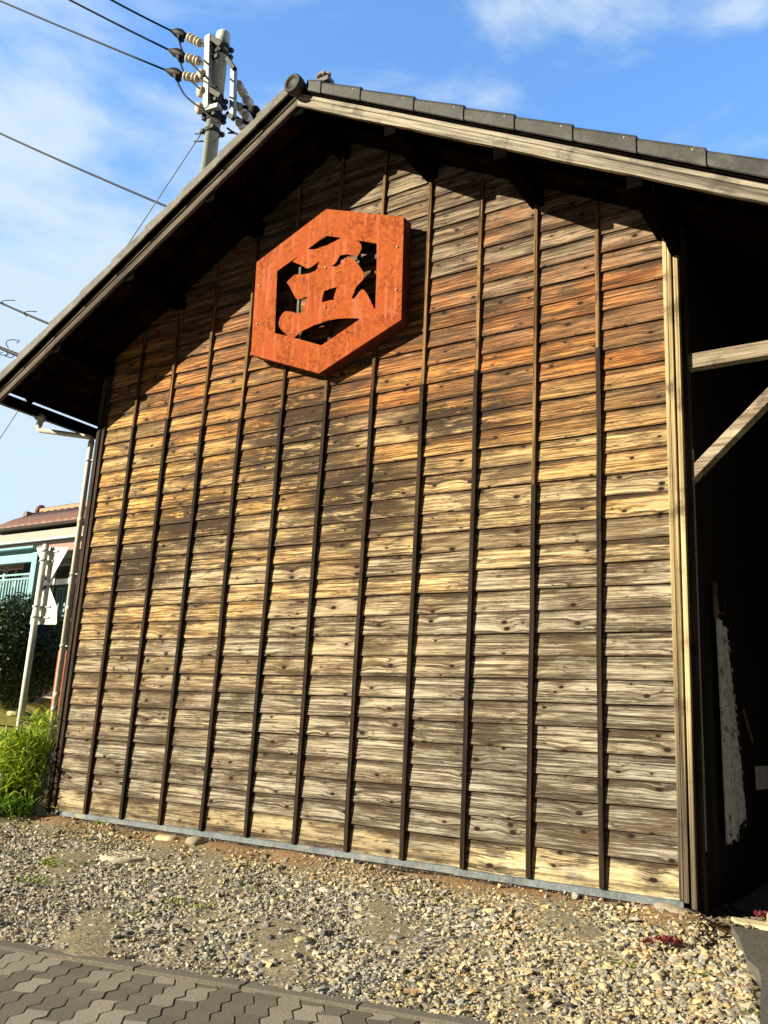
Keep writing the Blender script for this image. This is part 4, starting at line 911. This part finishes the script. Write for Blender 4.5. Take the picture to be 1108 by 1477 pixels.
# turquoise balcony, front at y = 6
YBc = YH-1.0
bal = MB(); bal.box((-14, YBc-.04, 4.13), (-9.30, YBc+.08, 4.45)); bal.build('balcony_beam', M['turq'], hs)
bal = MB(); bal.box((-14, YBc-.2, 4.40), (-9.30, YH, 4.445)); bal.build('balcony_roof', M['turq'], hs)
bo = hp('balcony_post', 'turq', (-9.47, YBc-.06, 2.92), (-9.30, YBc+.08, 4.40))
m = MB()
for z in (3.86, 3.76, 3.22): m.box((-14, YBc-.02, z-.02), (-9.47, YBc+.02, z+.02))
m.box((-14, YBc-.03, 3.02), (-9.47, YBc+.03, 3.17)); bo = m.build('balcony_rail', M['turq'], hs)
x = -13.9
while x < -9.5:
    m = MB(); m.box((x-.02, YBc-.012, 3.24), (x+.02, YBc+.012, 3.74)); m.build('baluster', M['turq'], bo); x += .105
m = MB(); x = -14
while x < -9.6:
    m.beam((x, YBc, 2.88), (x+.13, YBc, 3.02), .012, .012, (0, 1, 0)); m.beam((x+.13, YBc, 2.88), (x, YBc, 3.02), .012, .012, (0, 1, 0)); x += .13
m.box((-14, YBc-.02, 2.85), (-9.3, YBc+.02, 2.885)); m.build('balcony_lattice', M['turq'], bo)
m = MB(); m.box((-14, YBc+.1, 2.92), (-9.35, YH+.8, 2.97)); m.build('balcony_floor', M['h_board'], hs)
m = MB()
for i in range(6): m.box((-10.3+i*.11, YH+.3, 3.05), (-10.26+i*.11, YH+.32, 3.75))
m.box((-10.32, YH+.3, 3.74), (-9.64, YH+.33, 3.79)); m.build('inner_rail', M['turq'], hs)
m = MB()
for zz in (3.15, 3.45, 3.75, 4.0): m.tube([(-9.6+.1*i, YH+.4, zz+.10*math.sin(i*1.5)) for i in range(7)], .014, 5)
for i in range(4): m.tube([(-9.55+.14*i, YH+.4, 3.05), (-9.55+.14*i, YH+.4, 4.1)], .012, 5)
m.build('wrought_grille', M['h_cream'], hs)
# things kept on the balcony
m = MB(); m.tube([(-10.9, YBc+.3, 3.0), (-10.9, YBc+.3, 4.22)], .05, 10); m.build('drain_stack', M['post_paint'], hs)
m = MB(); m.tube([(-10.35, YBc+.35, 3.3), (-10.2, YBc+.3, 4.35)], .018, 6); m.box((-10.22, YBc+.3, 3.45), (-10.0, YBc+.36, 4.25)); m.build('folded_shutter', M['iron'], hs)
m = MB(); m.box((-9.9, YBc+.3, 3.0), (-9.87, YBc+.34, 4.2)); m.box((-10.9, YBc+.3, 3.82), (-9.6, YBc+.33, 3.85)); m.build('drying_rail', M['galv'], hs)
hp('red_curtain', 'h_red', (-8.75, YH+1.1, .8), (-7.7, YH+1.15, 2.85)); hp('planter_wall', 'h_wall', (-9.4, YH-.3, .7), (-8.3, YH+.2, 1.25)); hp('doorway', 'h_dark', (-9.9, YH+1.1, .6), (-8.8, YH+1.15, 2.7))
settle(hs, (-9, YH, 1.0))
# red lattice fence glimpsed between pipe and corner post
lf = MB()
for i in range(10):
    for j in range(14): lf.box((-4.2+i*.09, 3.0, .85+j*.07), (-4.2+i*.09+.055, 3.02, .85+j*.07+.045))
for i in range(11): lf.box((-4.23+i*.09, 3.002, .8), (-4.23+i*.09+.03, 3.018, 1.86))
tag(lf.build('lattice_fence', plain('red_lattice', (.45, .12, .07), .2, 8)), 'strip of red lattice fence glimpsed between downpipe and corner post', 'fence')

# ------------------------------------------------------------ stones, lid, steps
def gs(px, py, z=-.12): p = on_z(px, py, z); return p
rock('foundation_stone', (5.985, -.055, -.085), (.155, .085, .062), M['rock'], 'large rounded foundation stone under the right corner post', seed=4)
rock('flat_stone', (1.76, -.17, -.075), (.115, .085, .038), M['rock_pale'], 'flat yellowish stone by the wall foot, left of the grey one', seed=6)
rock('flat_stone', (2.06, -.16, -.070), (.10, .07, .042), M['rock'], 'flat grey stone by the wall foot beside the yellowish one', seed=8)
for i, (px, py, w_, mt, lb) in enumerate(((437, 1336, .045, 'rock_pale', 'thin yellow stone chip lying alone in the middle of the gravel'), (708, 1322, .045, 'rock_pale', 'pointed cream stone in the gravel below the middle of the wall'), (852, 1372, .030, 'rock_pale', 'smooth round cream pebble in the right half of the gravel'), (871, 1400, .038, 'rock_pale', 'squarish cream stone below the smooth round pebble'), (842, 1431, .035, 'rock_pale', 'lowest large cream stone at the bottom of the gravel'), (948, 1396, .040, 'rock_pale', 'pointed yellow stone near the red succulent'), (935, 1290, .024, 'rock', 'dark grey pebble against the zinc flashing'), (1046, 1290+30, .05, 'rock', 'grey stone at the threshold next to the foundation stone'), (890, 1342, .035, 'rock_pale', 'flat buff stone in the gravel left of the foundation stone'), (912, 1352, .034, 'rock_pale', 'block shaped buff stone below the flat buff stone'), (222, 1316-62, .04, 'rock_pale', 'pale stone chip at the right rim of the round lid'))):
    p = gs(px, py, -.15); p.z = gz(p.x, p.y)+w_*.30; o = rock('loose_stone', p, (w_, w_*.62, w_*.42), M[mt], lb, grp='larger stones lying in the gravel', seed=70+i, sub=2, amp=.24); o.rotation_euler.z = random.uniform(0, 3)
lc = Vector((1.985, -.80, 0)); lc.z = gz(lc.x, lc.y)+.010
lid = thing('drain_lid', 'round cream concrete drain lid with concentric rings set in the gravel', 'drain lid', lc)
m = MB(); prof = [(-.05, .205), (.004, .208), (.010, .200)]
for rr in (.180, .145, .11, .075, .045): prof += [(.010, rr+.010), (.003, rr+.005), (.003, rr-.002), (.010, rr-.007)]
prof += [(.010, .001)]; m.lathe((0, 0, 0), (0, 0, 1), prof, 40); m.build('disc', M['lid'], lid)
m = MB()
for q in range(10):
    a = q*math.pi/5; m.beam((.055*math.cos(a), .055*math.sin(a), .011), (.17*math.cos(a), .17*math.sin(a), .011), .008, .006)
m.build('raised_ribs', M['lid'], lid)
# threshold slab and driveway
th = MB(); th.prism([(6.285, .02, -.13), (6.31, -.02, -.13), (8.2, -.05, -.13), (8.2, .155, -.13), (6.24, .15, -.13)], (0, 0, .065)); o = th.build('threshold_slab', M['pale_concrete'], bevel=.01); tag(o, 'cream concrete threshold slab in front of the dark opening', 'slab')
dv = MB(); e = []
for (px, py, zz) in ((1054, 1334, -.085), (1065, 1349, -.09), (1071, 1365, -.10), (1078, 1384, -.11), (1094, 1398, -.12), (1098, 1410, -.13), (1097, 1440, -.15), (1096, 1477, -.17), (1095, 1560, -.21)):
    p = on_z(px, py, zz); e.append((p.x, p.y, zz))
n = len(e); vs = [tuple(p) for p in e]+[(9.5, y, z) for x, y, z in e]
vs += [(x, y, z-.12) for x, y, z in vs[:n]]
dv.add(vs, [(i, i+1, n+i+1, n+i) for i in range(n-1)]+[(i, 2*n+i, 2*n+i+1, i+1) for i in range(n-1)]); dv.build('driveway', M['asphalt'])['kind'] = 'structure'
rock('boulder', (6.52, .12, -.06), (.07, .05, .055), M['rock'], 'rounded grey stone on the threshold at the right edge', seed=15)
rb = np.random.default_rng(3)
pts = []
for i in range(260): pts.append((6.13+rb.uniform(-.08, .28), rb.uniform(-.05, .5), -.085+rb.uniform(0, .012)))
pts = np.array(pts); tag(stones('rubble', pts, rb.uniform(.006, .022, 260), np.array([(.2, .17, .12)])*rb.uniform(.6, 1.4, (260, 1)), M['gravel'], seed=8), 'broken rubble at the edge of the doorway floor', 'rubble', kind='stuff')

# ------------------------------------------------------------ inside the opening
M['peel'] = plain('peeling_grey_paint', (.80, .82, .80), .2, 22, .8, 0, .9, dirt=(.08, .08, .08))
hpn = thing('hanging_boards', 'ragged grey peeling boards hanging just inside the dark opening', 'boards', (6.15, .8, .3))
for (yl0, yl1, yr0, yr1, zt, zu, z0, z1, sd_) in ((.53, .58, .675, .93, 1.80, 1.77, .30, .37, 1), (.68, .955, .80, 1.20, 1.77, 1.745, .40, .46, 2)):
    r = random.Random(sd_); m = MB(); n = 44; vs = []; y0, y1 = yl0, yr1
    for q in range(n+1):
        t = q/n; ya = yl0+(yl1-yl0)*t; yb = yr0+(yr1-yr0)*t; za = zt+(z0-zt)*t; zb = zu+(z1-zu)*t
        vs += [(6.15, ya+r.uniform(-.002, .002), za), (6.158+r.uniform(-.003, .006), (ya+yb)/2, (za+zb)/2), (6.15+r.uniform(-.003, .003), yb+r.uniform(-.004, .004), zb)]
    nn = len(vs); vs += [(x-.012, y, z) for x, y, z in vs]; fs = []
    for q in range(n):
        for e_ in (0, 1): fs += [(q*3+e_, q*3+e_+1, q*3+e_+4, q*3+e_+3), (nn+q*3+e_, nn+q*3+e_+3, nn+q*3+e_+4, nn+q*3+e_+1)]
        fs += [(q*3, q*3+3, nn+q*3+3, nn+q*3), (q*3+2, nn+q*3+2, nn+q*3+5, q*3+5)]
    m.add(vs, fs)
    for _ in range(80):                                 # curling flakes
        t = r.random(); ya = yl0+(yl1-yl0)*t; yb = yr0+(yr1-yr0)*t; s = r.uniform(.010, .026); yy = ya+(yb-ya-s)*r.random(); zz = zt+(z0-zt)*t; xx = 6.160; m.add([(xx, yy, zz), (xx+.003, yy+s, zz+s*.2), (xx+r.uniform(.004, .012), yy+s*.8, zz-s*1.1), (xx+.006, yy+s*.1, zz-s)], [(0, 1, 2, 3)])
    o = m.build('board', M['peel'], hpn, recalc=False); o.location = (-6.15, -.8, -.3)
m = MB()
for q in range(5): m.tube([(6.13+.004*q, .52+.012*q, 2.06), (6.135, .50+.02*q, 1.92), (6.14, .49+.03*q, 1.79)], .005, 5)
m.tube([(6.13, .56, 2.0), (6.14, .62, 1.85), (6.15, .72, 1.86), (6.15, .78, 1.95)], .008, 5)
tag(m.build('rope_hank', M['rope']), 'frayed straw rope hank hanging above the peeling boards', 'rope')
p = on_y(1105, 1120, 2.0); m = MB(); m.box((6.12, 1.75, .62), (6.135, 2.35, .80)); tag(m.build('leaning_board', M['white_paint'], bevel=.003), 'small pale board standing deep inside the opening at the right edge', 'board')
m = MB(); m.tube([(6.14, 1.30, 1.22), (6.15, 1.55, .98)], .010, 6); tag(m.build('wooden_stick', M['rope']), 'thin slanting stick inside the dark opening beside the peeling boards', 'stick')
p = on_y(938, 296, -.30); m = MB(); m.tube([p+Vector((.008*math.cos(t)*1.2, 0, .028*math.sin(t))) for t in np.linspace(-1.5, 1.9, 10)], .006, 6); tag(m.build('white_hook', M['white_paint']), 'small white hook under the gable near the right bracket', 'hook')
